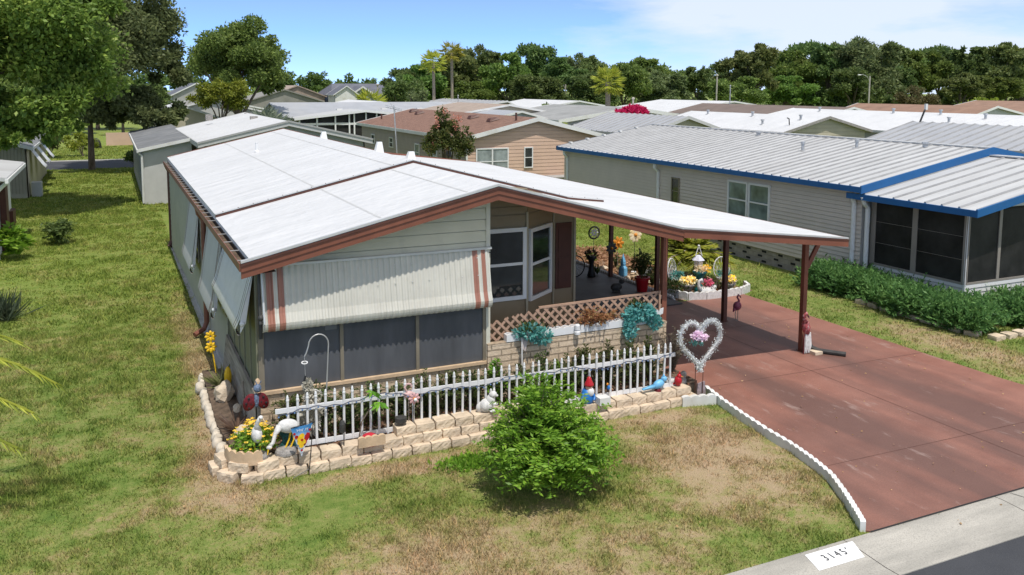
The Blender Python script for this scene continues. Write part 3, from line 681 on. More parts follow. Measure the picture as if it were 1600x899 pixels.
# brick porch wall, lattice, planter boxes
bw = MB(); bw.box(6.125,14.2,0,10.07,14.33,1.26,0); bw.box(6.124,14.195,1.262,10.08,14.335,1.305,1)
tag(bw.build('porch_wall', [M_brick, M_brick]), 'low cream split-brick wall in front of the porch, left of the driveway', 'brick wall')
la = thing('lattice_panel', (8.1,14.36,1.3), 'brown diagonal lattice panel standing on the cream brick porch wall', 'lattice')
def lattice(poly, p, d, n, sp=.14, w=.046, th=.007):
    m = MB(); p = Vector(p); d = Vector(d); n = Vector(n)
    xs = [a for a,_ in poly]; 
    def seg(c, sl):
        # clip the line z = sl*(s-c) against convex-ish polygon, sampled
        pts = [];
        for i in range(len(poly)):
            (s0,z0),(s1,z1) = poly[i], poly[(i+1)%len(poly)]
            f0 = z0-sl*(s0-c); f1 = z1-sl*(s1-c)
            if f0*f1 < 0: t = f0/(f0-f1); pts.append((s0+(s1-s0)*t, z0+(z1-z0)*t))
        return sorted(pts)[:2] if len(pts) >= 2 else None
    for sl, off in ((1,.0),(-1,.008)):
        c = min(xs)-3
        while c < max(xs)+3:
            q = seg(c, sl); c += sp*1.414*.95
            if q and abs(q[1][0]-q[0][0]) > .03:
                A = p+d*q[0][0]+Vector((0,0,q[0][1]))+n*off; B = p+d*q[1][0]+Vector((0,0,q[1][1]))+n*off
                m.beam(A, B, th, w, 0, up=(0,0,1))
    return m
poly = [(0.0,.0),(3.86,.0),(3.86,.56),(1.2,.53),(.55,.44),(.06,.36)]
lattice(poly, (6.18,14.36,1.305), (1,0,0), (0,-1,0)).build('slats', M_lattice, la)
m = MB(); m.beam((7.25,14.36,1.845),(10.02,14.36,1.885),.035,.04); m.box(9.96,14.31,1.305,9.995,14.335,1.9); m.build('rail', M_lattice, la)
# ------------------------------------------------------------------ foliage helpers
def cluster(c, r, n, size, w=.5, up=.2, flat=1., rng=RNG, hollow=.3):
    d = rng.normal(size=(n,3)); d /= np.linalg.norm(d, axis=1, keepdims=True)
    rad = (hollow+(1-hollow)*rng.random((n,1))**.5)
    r3 = np.array(r if isinstance(r,(list,tuple)) else (r,r,r)); P = np.array(c)+d*rad*r3
    D = d*.6+rng.normal(size=(n,3))*.6; D[:,2] += up; D /= np.linalg.norm(D, axis=1, keepdims=True)+1e-9
    D *= size*rng.uniform(.6,1.3,(n,1)); return leaves_arr(P, D, w, rng)
def stemleaf(base, n, h, spread, nl, size, w=.4, arch=.5, rng=RNG, tipw=1., z0=.15):
    """n arching stems, each with nl paired leaflets"""
    out = []; st = []
    for i in range(n):
        a = rng.uniform(0, 2*np.pi); lean = rng.random()**.6*spread; hh = h*rng.uniform(.55,1.05)*(1-.35*lean/max(spread,.01))
        t = np.linspace(0,1,nl); dirn = np.array([math.cos(a), math.sin(a), 0])
        P = np.array(base) + np.outer(t**1.3*lean, dirn); P[:,2] += hh*np.sin(t*np.pi*.5*(1+arch*lean/max(spread,.01)*.6))
        st.append(P)
        k = t > z0
        T = np.gradient(P, axis=0); T /= np.linalg.norm(T, axis=1, keepdims=True)+1e-9
        for sgn in (-1,1):
            S = np.cross(T, [0,0,1]); S /= np.linalg.norm(S, axis=1, keepdims=True)+1e-6
            D = S*sgn*.8+T*.45+rng.normal(size=P.shape)*.25; D /= np.linalg.norm(D, axis=1, keepdims=True)
            out.append(leaves_arr(P[k], D[k]*size*rng.uniform(.6,1.2,(k.sum(),1)), w, rng))
    return np.concatenate(out), st
def stems_mb(st, r, step=3):
    m = MB()
    for P in st: m.tube([tuple(p) for p in P[::step]], [r*(1-.8*i/len(P[::step])) for i in range(len(P[::step]))], 4, cap=False)
    return m

# ------------------------------------------------------------------ planter boxes on the porch wall
for x0, x1, lab in ((6.50,6.98,'short white scalloped planter trough at the left end of the porch wall'), (7.03,9.05,'long white scalloped planter trough along the middle of the porch wall'), (9.09,9.9,'white scalloped planter trough at the right end of the porch wall')):
    pl = thing('planter_box', ((x0+x1)/2,14.25,1.307), lab, 'planter', 'white planter troughs on the porch wall')
    m = MB(); k = max(2, int((x1-x0)/.16)); top = []
    for i in range(k*6+1):
        s = x0+(x1-x0)*i/(k*6); top.append((s, 1.435+.022*abs(math.sin(math.pi*i/6))))
    m.prism([(x0,14.215,1.307),(x1,14.215,1.307)]+[(s,14.215,z) for s,z in top[::-1]], (0,-.03,0))
    m.prism([(x0,14.315,1.307),(x1,14.315,1.307)]+[(s,14.315,z) for s,z in top[::-1]], (0,-.02,0))
    m.box(x0,14.217,1.307,x0+.02,14.294,1.44); m.box(x1-.02,14.217,1.307,x1,14.294,1.44); m.build('trough', M_pvc, pl)
    MB().box(x0+.021,14.217,1.31,x1-.021,14.293,1.41).build('soil', M_soil, pl)
def plant(name, arrs, base, label, cat, group=None, stems=None, sm=None):
    """arrs: list of (array, material, partname)"""
    t = thing(name, base, label, cat, group)
    for a, m, pn in arrs: bulk(pn, a, 4, m, t, base)
    if stems is not None: stems.build('stem', sm or M_trunk, t)
    return t
b = (6.98,14.22,1.4)
plant('trailing_plant', [(np.concatenate([cluster((6.95,14.18,1.45),(.30,.16,.13),420,.085,.6), cluster((7.18,14.12,1.36),(.22,.1,.14),240,.08,.6)]), M_tealeaf,'foliage'), (cluster((6.95,14.2,1.52),(.22,.12,.1),120,.09,.5), M_gard,'dark_foliage')], b, 'teal and dark green trailing plant spilling from the left end of the porch wall planter', 'plant')
b = (9.4,14.22,1.4)
plant('trailing_plant', [(np.concatenate([cluster((9.4,14.16,1.56),(.36,.18,.17),700,.085,.62), cluster((9.12,14.08,1.30),(.13,.08,.25),260,.08,.6), cluster((9.72,14.10,1.36),(.16,.08,.16),220,.08,.6)]), M_tealeaf,'foliage'), (cluster((9.36,14.2,1.69),(.18,.12,.1),120,.1,.4), M_gard,'dark_foliage')], b, 'large pale teal trailing plant spilling from the right end of the porch wall planter', 'plant')
arr, st = stemleaf((8.3,14.25,1.42), 26, .42, .38, 9, .07, .5); arr2, _ = stemleaf((8.75,14.25,1.40), 16, .30, .3, 8, .07, .5)
plant('succulent', [(np.concatenate([arr,arr2,cluster((8.35,14.22,1.5),(.34,.1,.09),200,.08,.6)]), M_rose,'foliage')], (8.4,14.25,1.4), 'russet and orange succulents in the middle of the porch wall planter', 'plant')
arr,_ = stemleaf((7.35,14.5,1.0), 22, .75, .35, 12, .07, .5)
plant('porch_shrub', [(arr, M_gard,'foliage')], (7.3,14.6,.8), 'dark green shrub behind the ragged left end of the lattice', 'plant')
m = MB(); m.lathe((7.97,14.14,1.30), [(.06,0),(.06,.05),(.045,.07),(.055,.09),(.055,.17),(.045,.19),(.02,.2)], 12); tag(m.build('ceramic_jar', M_pvc), 'small white jar on the porch wall beside the russet succulents', 'jar')
# butterfly on right planter end
m = MB(); m.prism([(9.80,14.13,1.45),(9.92,14.11,1.50),(9.93,14.11,1.62),(9.86,14.12,1.60)], (0,.012,0)); m.prism([(9.80,14.13,1.45),(9.74,14.12,1.55),(9.78,14.12,1.60),(9.83,14.13,1.55)], (0,.012,0)); m.tube([(9.8,14.13,1.43),(9.81,14.13,1.58)],.008,5)
tag(m.build('butterfly_ornament', M_pvc), 'white butterfly ornament on the right end of the planter trough', 'ornament')
# garden fork leaning on the wall
fk = thing('garden_tool', (6.75,14.1,.8), 'grey garden tool with faded handle leaning against the porch wall under the left planter', 'garden tool')
MB().tube([(6.62,13.75,.3),(6.78,14.12,1.38)], .012, 6).build('handle', M_alu, fk)
m = MB(); m.prism([(6.74,14.06,1.2),(6.84,14.08,1.12),(6.92,14.12,1.38),(6.82,14.13,1.44)], (0,.02,0)); m.build('blade', pm('faded mauve', (.42,.36,.34), .15, 9, .6), fk)

# ------------------------------------------------------------------ retaining stones
def stone_mesh(l, d, h, mat, seed):
    rnd = random.Random(seed); m = MB(); nx, ny, nz = 7, 4, 4; vs = []; idx = {}
    for i in range(nx+1):
        for j in range(ny+1):
            for k in range(nz+1):
                if 0 < i < nx and 0 < j < ny and 0 < k < nz: continue
                x = (i/nx-.5)*l; y = (j/ny-.5)*d; z = k/nz*h
                tp = 1-.10*(j/ny)   # narrower at back
                edge = (i in (0,nx))+(j in (0,ny))+(k in (0,nz))
                sh = .94 if edge == 3 else (.972 if edge == 2 else 1)
                fx = rnd.uniform(-.004,.004); fy = rnd.uniform(-.008,.006) if (j == 0 and k not in (0,nz)) else rnd.uniform(-.006,.006)
                idx[(i,j,k)] = len(vs); vs.append((x*tp*sh+fx, y*sh+fy, h/2+(z-h/2)*sh*1.02+rnd.uniform(-.0015,.0015)))
    fs = []
    def face(fn, a, b):
        for u in range(a):
            for v in range(b): fs.append(tuple(idx[fn(*q)] for q in ((u,v),(u+1,v),(u+1,v+1),(u,v+1))))
    face(lambda u,v:(u,v,0), nx, ny); face(lambda u,v:(u,v,nz), nx, ny); face(lambda u,v:(u,0,v), nx, nz); face(lambda u,v:(u,ny,v), nx, nz); face(lambda u,v:(0,u,v), ny, nz); face(lambda u,v:(nx,u,v), ny, nz)
    m.add(vs, fs); o = m.build('retaining_stone', mat, origin=(0,0,0)); me = o.data; C.objects.unlink(o); bpy.data.objects.remove(o)
    import bmesh; bm = bmesh.new(); bm.from_mesh(me); bmesh.ops.recalc_face_normals(bm, faces=bm.faces); bm.to_mesh(me); bm.free(); return me
SM = [stone_mesh(.335,.27,.148,M_stone,i) for i in range(6)]
def lump(seed):
    rnd = random.Random(seed); st0 = random.getstate(); random.seed(seed); m = MB(); m.ball((0,0,.08),(.17,.085,.105),0,14,9,Matrix.Rotation(rnd.uniform(-.25,.25),3,'Y'),.09); random.setstate(st0)
    p = lambda t, a: math.copysign(abs(t/a)**.72, t)*a
    m.v = [(p(x,.17),p(y,.085),.08+p(z-.08,.105)) for x,y,z in m.v]; o = m.build('retaining_stone', M_stonew, origin=(0,0,0), smooth=True); me = o.data; C.objects.unlink(o); bpy.data.objects.remove(o); return me
SW = [lump(20+i) for i in range(5)]
def put_stone(x, y, z, a, me, label, group, tilt=0, s=1.):
    o = bpy.data.objects.new('retaining_stone', me); C.objects.link(o); o.location = (x,y,z); o.rotation_euler = (tilt,random.uniform(-.03,.03),a); o.scale = (s,s,s*random.uniform(.96,1.04))
    return tag(o, label, 'stone', group)
G1 = 'tan retaining stones along the front of the garden bed'
def wall_line(x): return 13.12+(.05 if x < 2.4 else 0)+.0*x+(.22*max(0,(x-8.6))**1.4*.12 if x>8.6 else 0)
for c, (x0, x1, z, dy) in enumerate(((1.9,9.9,.0,0),(1.78,9.98,.146,.10),(4.05,6.7,.292,.17))):
    x = x0; i = 0
    while x < x1-.2:
        lab = ('tan split-faced stone in the top course of the garden wall before the picket fence' if (c == 2 or (c == 1 and not 4 < x < 6.7)) else
               'tan split-faced stone in a lower course of the garden wall before the picket fence')
        put_stone(x+.165, wall_line(x)+dy+random.uniform(-.015,.015), z, random.uniform(-.05,.05), SM[(i*5+c*2)%6], lab, G1, s=random.uniform(.96,1.03)); x += .333+random.uniform(0,.012); i += 1
for a in (0,1,2,3):   # rounded corner
    for z, r in ((0,.62),(.148,.53)):
        t = math.pi*1.03+a*.37/r+(.15 if z else 0)
        if t > math.pi*1.55: continue
        put_stone(1.93+math.cos(t)*r, 13.72+math.sin(t)*r, z, t+math.pi/2, SM[a], 'tan split-faced stone in the curved left corner of the garden bed wall', G1)
y = 14.05; i = 0
while y < 18.5:
    put_stone(1.40+.02*math.sin(i*2.1)+(.05 if y > 17.6 else 0), y, .0, -math.pi/2+random.uniform(-.25,.25), SW[i%5], 'pale upright edging stone in the row along the left side of the garden bed', 'pale edging stones beside the house', tilt=random.uniform(-.3,-.1), s=random.uniform(.85,1.12)); y += .30+.04*random.random(); i += 1

def scallop(p0, p1, h, th, n, mat, label, group, z0=.0, name='edging_piece'):
    p0 = Vector((*p0,0)); p1 = Vector((*p1,0)); d = (p1-p0); l = d.length; d.normalize(); nn = Vector((-d.y,d.x,0)); m = MB()
    bot = [(0,0),(l,0)]; top = []
    for i in range(n*6+1): top.append((l*i/(n*6), h*(.86+.14*abs(math.sin(math.pi*i/6))**.7)))
    pts = [p0+d*s+Vector((0,0,z0+z))-nn*(th/2) for s, z in bot+top[::-1]]
    m.prism(pts, nn*th); return tag(m.build(name, mat), label, 'edging', group)
cum = EDGE
for i in range(len(cum)-1):
    scallop(cum[i], (cum[i+1][0]+.012*(cum[i][0]-cum[i+1][0]), cum[i+1][1]+.012), .17, .075, 4, M_white, 'white scalloped concrete edging piece in the row between the lawn and the red driveway', 'white scalloped edging along the driveway')
scallop((9.62,13.0),(10.28,12.84), .2, .09, 4, M_white, 'white scalloped edging block lying in front of the heart wreath stand', None)
RB = [(14.45,20.35),(14.72,19.72),(15.22,19.55),(15.86,19.55),(16.5,19.62),(17.0,19.85),(17.2,20.3)]
for a, b in zip(RB, RB[1:]):
    scallop(a, (b[0]-.02*(b[0]-a[0]), b[1]-.02*(b[1]-a[1])), .24, .08, 3, M_statue, 'white scalloped border block around the statue bed beside the carport', 'scalloped border blocks by the carport')
y = 19.9; i = 0
bead = MB(); 
while y < 28:
    bead.ball((14.3,y,.1), .055, 0, 6, 4); y += .125
bead.box(14.27,19.8,.0,14.33,28,.07); tag(bead.build('bead_edging', M_statue), 'low beaded white edging strip along the carport patio', 'edging')

# ------------------------------------------------------------------ picket fence
pf = thing('picket_fence', (5.95,13.37,.27), 'white vinyl picket fence standing in the garden bed in front of the house', 'fence')
fy = lambda x: 13.43-.017*(x-2.2)
m0 = MB(); m0.lathe((0,0,0), [(.021,0),(.021,.78),(.026,.785),(.026,.80),(.02,.82),(.021,.84),(.012,.875),(.001,.885)], 8)
pk0 = m0.build('picket', M_pvc, pf, smooth=False, origin=(0,0,0)); npk = 50
for i in range(npk):
    x = 2.36+i*(9.55-2.36)/(npk-1); o = pk0 if i == 0 else pk0.copy()
    if i: C.objects.link(o); o.parent = pf
    o.location = Vector((x,fy(x),.29+random.uniform(-.008,.008)))-WL[pf.name]; o.rotation_euler = (random.uniform(-.02,.02),random.uniform(-.018,.018),0)
for z in (.92,.33):
    m = MB(); m.beam((2.16,fy(2.16)+.016,z),(9.66,fy(9.66)+.016,z),.03,.075); m.build('rail', M_pvc, pf)
sl = MB(); pts = []
for i in range(240):
    x = 2.2+i*7.4/239; pts.append((x, fy(x)-.042-.012*math.sin(x*9), .925+.035*math.sin(x*2.1)+.03*math.sin(x*5.3)+.012*math.sin(x*23)))
sl.tube(pts, .008, 5)
for i in range(0,240,4): p = pts[i]; sl.ball((p[0],p[1]-.012,p[2]-.02), .016, 1, 6, 4)
tag(sl.build('string_lights', [pm('navy wire', (.03,.045,.09), .1, 9, .5), pm('blue bulb', (.12,.2,.36), .2, 9, .2)]), 'dark blue string of small bulbs draped along the white picket fence rail', 'string lights')

# ------------------------------------------------------------------ plants in the bed
i = 0
for x in np.arange(2.5, 9.8, .46):
    y = 13.85+random.uniform(-.12,.15); h = random.uniform(.75,1.0)*(1.25 if x > 8.2 else 1)
    arr, st = stemleaf((x,y,.25), 38, h, .34, 18, .085, .33, arch=.2); arr2 = cluster((x,y,.5),(.28,.22,.3),300,.08,.35)
    right = x > 7.6
    plant('bedding_plant', [(np.concatenate([arr,arr2]), M_gard,'foliage')], (x,y,.25),
          'narrow-leaved green plant growing behind the right half of the picket fence' if right else 'narrow-leaved green plant growing behind the left half of the picket fence', 'plant', 'bedding plants behind the picket fence', stems_mb(st,.008,4), M_trunk)
for x, y, n in ((6.12,13.75,16),(7.3,13.6,22)):
    arr, st = stemleaf((x,y,.25), n, 1.0 if x < 7 else .8, .2, 15, .11, .4, arch=.1)
    plant('upright_shrub', [(arr, M_bushl,'foliage')], (x,y,.25), 'bright green upright shrub rising above the picket fence at the end of the dark screens' if x < 7 else 'bright green shrub behind the middle of the picket fence', 'plant', None, stems_mb(st,.009,4))
arr, st = stemleaf((10.15,14.05,.2), 34, 1.15, .4, 20, .07, .3, arch=.2)
plant('wispy_shrub', [(arr, leafm('grey brown foliage', (.06,.06,.04), (.15,.13,.09), (.3,.25,.2), nscale=6),'foliage')], (10.15,14.05,0), 'grey brown wispy shrub at the right end of the picket fence behind the heart wreath', 'plant', None, stems_mb(st,.007,4))
# papaya like seedling in front of the fence
pa = thing('papaya_seedling', (3.70,13.25,.3), 'young papaya-like plant with drooping broad leaves arching over the picket fence', 'plant')
MB().tube([(3.45,13.3,.3),(3.5,13.28,.6),(3.62,13.24,.8),(3.74,13.2,.9)], .011, 6).build('stem', M_trunk, pa)
A = []
for cx, cz in ((3.78,.92),(3.66,1.12)):
    for k in range(9):
        a = 2*math.pi*k/9; A.append(leaves_arr(np.array([[cx,13.2,cz]]), np.array([[math.cos(a)*.17,math.sin(a)*.12,-.13+random.uniform(-.05,.1)]]), .4))
bulk('leaf', np.concatenate(A), 4, M_bushl, pa, (3.7,13.2,.9))

# yellow flowers with curved planter
arr, st = stemleaf((1.83,13.5,.3), 60, .46, .38, 10, .07, .5)
fl = []
for k in range(85):
    a = random.uniform(0,6.28); r = random.random()**.6*.40; z = .80-.34*(r/.4)**2+random.uniform(-.05,.05)
    for q in range(5): an = q*1.257; fl.append(leaves_arr(np.array([[1.83+r*math.cos(a),13.5+r*math.sin(a),z]]), np.array([[math.cos(an)*.036,math.sin(an)*.036,.012]]), .8))
plant('flower_clump', [(np.concatenate([arr, cluster((1.83,13.5,.48),(.36,.34,.2),500,.07,.5)]), M_bushl,'foliage'), (np.concatenate(fl), M_flowy,'blossom')], (1.83,13.5,.3), 'yellow flowering clump at the front left corner of the garden bed', 'flowers')
m = MB(); n_ = 30; vs = []
for k in range(n_+1):
    a = math.pi*(.95+.60*k/n_); r = .44; z = .2*(.8+.2*abs(math.sin(k*math.pi/5)))
    vs.append((1.83+r*math.cos(a),13.53+r*math.sin(a),z))
for k in range(n_):
    (xa,ya,za),(xb,yb,zb) = vs[k], vs[k+1]; ia = (1.83+(xa-1.83)*.88,13.53+(ya-13.53)*.88); ib = (1.83+(xb-1.83)*.88,13.53+(yb-13.53)*.88)
    m.hexa([(xa,ya,.26),(xb,yb,.26),(*ib,.26),(*ia,.26)], [(xa,ya,.28+za),(xb,yb,.28+zb),(*ib,.28+zb),(*ia,.28+za)])
tag(m.build('curved_edging', M_terra), 'tan curved scalloped edging holding the yellow flower clump', 'edging')
arr = []
for k in range(130):
    a = random.uniform(0,6.28); l = random.uniform(.25,.55); arr.append(leaves_arr(np.array([[1.76+random.uniform(-.08,.08),17.2+random.uniform(-.1,.1),.2]]), np.array([[math.cos(a)*l*.8,math.sin(a)*l*.8,l*random.uniform(.2,.9)]]), .08))
plant('strappy_plant', [(np.concatenate(arr), M_straw,'foliage')], (1.76,17.2,.2), 'pale strappy leaved plant beside the brown skirt board of the house', 'plant')
arr = []
for k in range(70):
    a = random.uniform(0,6.28); l = random.uniform(.2,.5); arr.append(leaves_arr(np.array([[1.72,14.75,.2]]), np.array([[math.cos(a)*l*.8,math.sin(a)*l,l*random.uniform(.1,.7)]]), .1))
plant('dry_plant', [(np.concatenate(arr), leafm('dry stalks', (.09,.06,.04), (.2,.14,.09), nscale=8),'foliage')], (1.72,14.75,.2), 'dry dark stalky plant between the pale edging stones and the house corner', 'plant')
for (x,y,s,lab) in ((1.72,16.35,.34,'large tan rock leaning beside the strappy plant'),(1.76,14.35,.24,'tan rock behind the yellow flower clump'),(1.85,15.6,.16,'small tan rock beside the brown skirt board')):
    m = MB(); m.ball((x,y,.2+s*.45),(s*.5,s*.75,s*.6),0,9,6,Matrix.Rotation(.5,3,'Y'),.14); tag(m.build('rock', M_stone), lab, 'rock')
MB_ = MB(); MB_.tube([(1.92,15.1,.2),(1.9,15.2,.9)],.022,6); tag(MB_.build('wooden_stake', M_wood), 'short weathered wooden stake leaning on the skirt board', 'stake')
def flower_spinner(x, y, z0, z1, mat, label, R=.16, n=7, stemm=None, name='flower_stake', ry=.03):
    t = thing(name, (x,y,z0), label, 'garden stake'); MB().tube([(x,y,z0),(x,y,z1)],.008,6).build('stem', stemm or M_black, t)
    m = MB()
    for k in range(n):
        a = 2*math.pi*k/n; m.ball((x+math.cos(a)*R*.58,y-.03,z1+math.sin(a)*R*.58),(R*.48,.02,R*.27),0,8,5,Matrix.Rotation(-a,3,'Y'))
    m.build('petals', mat, t); MB().ball((x,y-.05,z1),R*.24).build('centre', M_orng, t); return t
t = thing('flower_stake', (1.66,18.05,0), 'yellow double daisy on a stake beside the russet downspout', 'garden stake')
MB().tube([(1.76,18.0,.05),(1.66,18.05,.95)],.014,6).build('stem', M_yel, t)
m = MB()
for cz in (.98,.76):
    for k in range(8): a = 2*math.pi*k/8; m.ball((1.66+math.cos(a)*.065,18.0,cz+math.sin(a)*.07),(.055,.025,.032),0,8,5,Matrix.Rotation(-a,3,'Y'))
m.build('petals', M_yel, t)
t = thing('yellow_ornament', (1.84,16.75,.2), 'slim yellow ornament standing on a stick near the skirt board', 'garden stake')
MB().tube([(1.84,16.75,.2),(1.84,16.75,.4)],.012,6).build('stem', M_wood, t); MB().ball((1.83,16.72,.52),(.07,.06,.2),0,10,7).build('body', M_yel, t)

# ladybug stake
t = thing('ladybug_stake', (1.93,13.9,.27), 'dark red metal ladybug with open spotted wings on a stake at the house corner', 'ornament')
MB().tube([(1.94,13.92,.27),(1.94,13.92,.95)],.012,6).build('stem', M_black, t)
for sx in (-1,1):
    m = MB(); Rm = Matrix.Rotation(sx*-.45,3,'Y') @ Matrix.Rotation(sx*.35,3,'Z'); m.ball((1.935+sx*.10,13.88,.98),(.10,.035,.145),0,14,8,Rm); w = m.build('wing', M_dred, t)
    q = MB()
    for dx, dz in ((0,.07),(.04,-.03),(-.04,-.01),(.0,-.09)): q.ball((1.935+sx*.115+dx,13.845,.98+dz),(.02,.012,.02),0,8,5)
    q.build('spots', M_black, w)
m = MB(); m.ball((1.94,13.87,1.0),(.05,.05,.12)); m.ball((1.96,13.86,1.2),(.065,.06,.07)); m.tube([(1.96,13.86,1.24),(1.93,13.85,1.33)],.008,5); m.tube([(1.98,13.86,1.24),(2.02,13.85,1.32)],.008,5); m.build('body', pm('navy white paint', (.12,.16,.24), .8, 30, .5), t)
tag(MB().ball((2.0,14.12,1.18),(.05,.045,.1),0,10,6).build('finial', M_terra), 'small tan finial on the ledge at the house corner', 'ornament')

# wading birds
def bird_base(t, x, y, z): MB().lathe((x,y,z), [(.17,-.005),(.165,.03),(.14,.065),(.08,.09),(.01,.10)], 14).build('base', M_gstone, t)
t = thing('egret_statue', (1.86,13.3,.3), 'white egret statue standing upright on a grey base beside the yellow flowers', 'statue')
bird_base(t, 1.86,13.3,.3)
m = MB(); m.ball((1.85,13.3,.66),(.085,.12,.13),0,14,9,Matrix.Rotation(-.3,3,'X')); m.tube([(1.87,13.27,.74),(1.84,13.25,.83),(1.87,13.24,.90),(1.9,13.22,.95)],[.05,.035,.03,.035],8); m.ball((1.905,13.21,.955),(.035,.045,.032)); m.build('body', M_statue, t, smooth=True)
MB().tube([(1.92,13.2,.955),(1.97,13.16,.87)],[.014,.004],6).build('beak', M_terra, t)
for dx in (-.035,.045): MB().tube([(1.85+dx,13.3,.36),(1.85+dx,13.3,.57)],.011,6).build('leg', M_yel, t)
m = MB(); 
for k in range(7): m.tube([(1.86+random.uniform(-.06,.07),13.33,.36),(1.86+random.uniform(-.07,.08),13.34,.64)],[.02,.03],5)
m.build('reeds', pm('dark teal reeds', (.015,.09,.09), .4, 30, .5), t)
t = thing('egret_statue', (2.28,13.3,.3), 'white egret statue bending its head down to a grey base, left of the garden flag', 'statue')
bird_base(t, 2.28,13.3,.3)
m = MB(); m.ball((2.33,13.3,.72),(.17,.11,.11),0,16,9,Matrix.Rotation(.15,3,'Y')); m.tube([(2.2,13.28,.74),(2.12,13.25,.64),(2.08,13.22,.52),(2.02,13.2,.47)],[.06,.035,.03,.034],8); m.ball((2.015,13.19,.465),(.045,.035,.032)); m.build('body', M_statue, t, smooth=True)
MB().tube([(2.0,13.18,.45),(1.98,13.16,.36)],[.014,.004],6).build('beak', M_yel, t)
for dx in (0,.08): MB().tube([(2.36+dx*.3,13.27+dx,.64),(2.33+dx,13.27,.5),(2.26+dx,13.26,.36)],.013,6).build('leg', M_yel, t)
m = MB()
for k in range(14): m.tube([(2.3+random.uniform(-.1,.16),13.34,.36),(2.33+random.uniform(-.13,.15),13.34,.64)],[.02,.026],5)
m.build('reeds', MATS['dark teal reeds'], t)

# garden flag on its stand
t = thing('garden_flag', (2.62,13.0,0), 'triangular flag with blue top and yellow and red flowers on a black stand', 'flag')
st_ = MB(); st_.tube([(2.57,12.98,0),(2.655,12.98,.85),(2.31,12.98,.80)],.008,6); st_.tube([(2.57,12.98,.1),(2.32,12.93,.02),(2.32,12.93,-.02)],.007,6); st_.build('stand', M_black, t)
m, nt, bs, out = nodes('flag print'); tc = nt.nodes.new('ShaderNodeTexCoord'); sp3 = nt.nodes.new('ShaderNodeSeparateXYZ'); L(nt, tc.outputs['Generated'], sp3.inputs[0])
bg = ramp(nt, sp3.outputs[2], [(.3,(.62,.66,.72)),(.62,(.36,.5,.72)),(.8,(.06,.24,.52)),(.9,(.05,.22,.48))]); L(nt, bg, bs.inputs['Base Color']); bs.inputs['Roughness'].default_value = .8
A, B, Cc = (2.31,12.975,.79),(2.65,12.975,.84),(2.46,12.96,.33); fm = MB(); nn = 8
for i in range(nn):
    for j in range(nn):
        def q(u, v):
            a = Vector(A).lerp(Vector(B), u); w = a.lerp(Vector(Cc), v); w.y += .012*math.sin(u*7+v*3); return w
        fm.poly([q(i/nn,j/nn),q((i+1)/nn,j/nn),q((i+1)/nn,(j+1)/nn),q(i/nn,(j+1)/nn)])
cloth = fm.build('cloth', m, t)
fl = MB()
def fdot(u, v, r, mi): 
    a = Vector(A).lerp(Vector(B), u); w = a.lerp(Vector(Cc), v); w.y += .012*math.sin(u*7+v*3)-.006
    k = 9; fl.poly([(w.x+math.cos(2*math.pi*i/k)*r*random.uniform(.75,1.15), w.y-.004*(mi), w.z+math.sin(2*math.pi*i/k)*r*random.uniform(.75,1.15)) for i in range(k)], mi)
for u, v, r, mi in ((.42,.38,.06,0),(.55,.5,.055,0),(.38,.52,.05,0),(.5,.3,.04,0),(.3,.42,.035,0),(.45,.62,.04,0),(.85,.42,.05,1),(.92,.34,.035,1),(.75,.55,.04,1),(.15,.32,.03,1),(.5,.78,.02,1),(.8,.6,.03,1),(.08,.2,.02,1),(.5,.44,.02,1),(.95,.2,.02,1)): fdot(u,v,r,mi)
fl.build('printed_flowers', [M_yel, M_red], cloth)
Mx = Matrix.Translation((2.485,12.963,.76)) @ Matrix.Rotation(-.11,4,'Y') @ Matrix.Rotation(math.pi/2,4,'X')
text_obj('Happy', .07, M_pvc, Mx, cloth, 'lettering')

# shepherd hook with hanging ornament
t = thing('shepherd_hook', (2.99,13.62,.27), 'tall grey shepherd hook in the garden bed in front of the dark screens', 'garden hook')
hp = [(2.95,13.62,.27),(3.02,13.62,1.2),(3.06,13.62,1.85)]+[(2.90+.16*math.cos(a),13.62,1.87+.17*math.sin(a)) for a in [k*math.pi/10 for k in range(0,11)]]+[(2.70,13.62,1.75),(2.67,13.62,1.70)]
MB().tube(hp,.011,6).build('pole', M_gal, t)
hg = thing('hanging_ornament', (2.7,13.62,.9), 'pale netted wind ornament with a white ring hanging from the shepherd hook', 'ornament')
m = MB(); 
for k in range(14): a = 2*math.pi*k/14; b = 2*math.pi*(k+1)/14; m.tube([(2.67+.045*math.cos(a),13.62+.03*math.sin(a),1.6+.012*math.sin(a)),(2.67+.045*math.cos(b),13.62+.03*math.sin(b),1.6+.012*math.sin(b))],.01,5)
m.build('ring', M_pvc, hg); MB().tube([(2.67,13.62,1.7),(2.68,13.62,1.3)],.003,4).build('cord', M_alu, hg)
MB().tube([(2.68,13.62,1.38),(2.66,13.62,1.31),(2.70,13.62,1.24)],.018,6).build('dark_hook', M_black, hg)
M_net = leafm('pale netting', (.5,.49,.4), (.6,.58,.5), (.7,.68,.6), nscale=8)
bulk('netting', np.concatenate([cluster((2.72,13.62,1.18),(.05,.04,.14),260,.07,.6), cluster((2.76,13.62,.98),(.10,.06,.12),320,.08,.5), cluster((2.74,13.6,.72),(.13,.06,.26),800,.11,.45,up=-.8), cluster((2.9,13.62,1.02),(.05,.04,.09),40,.05,.5)]), 4, M_net, hg, (2.72,13.62,.9))
MB().tube([(2.74,13.62,1.1),(2.84,13.62,1.13),(2.92,13.62,1.07)],.012,5).build('arm', M_statue, hg)

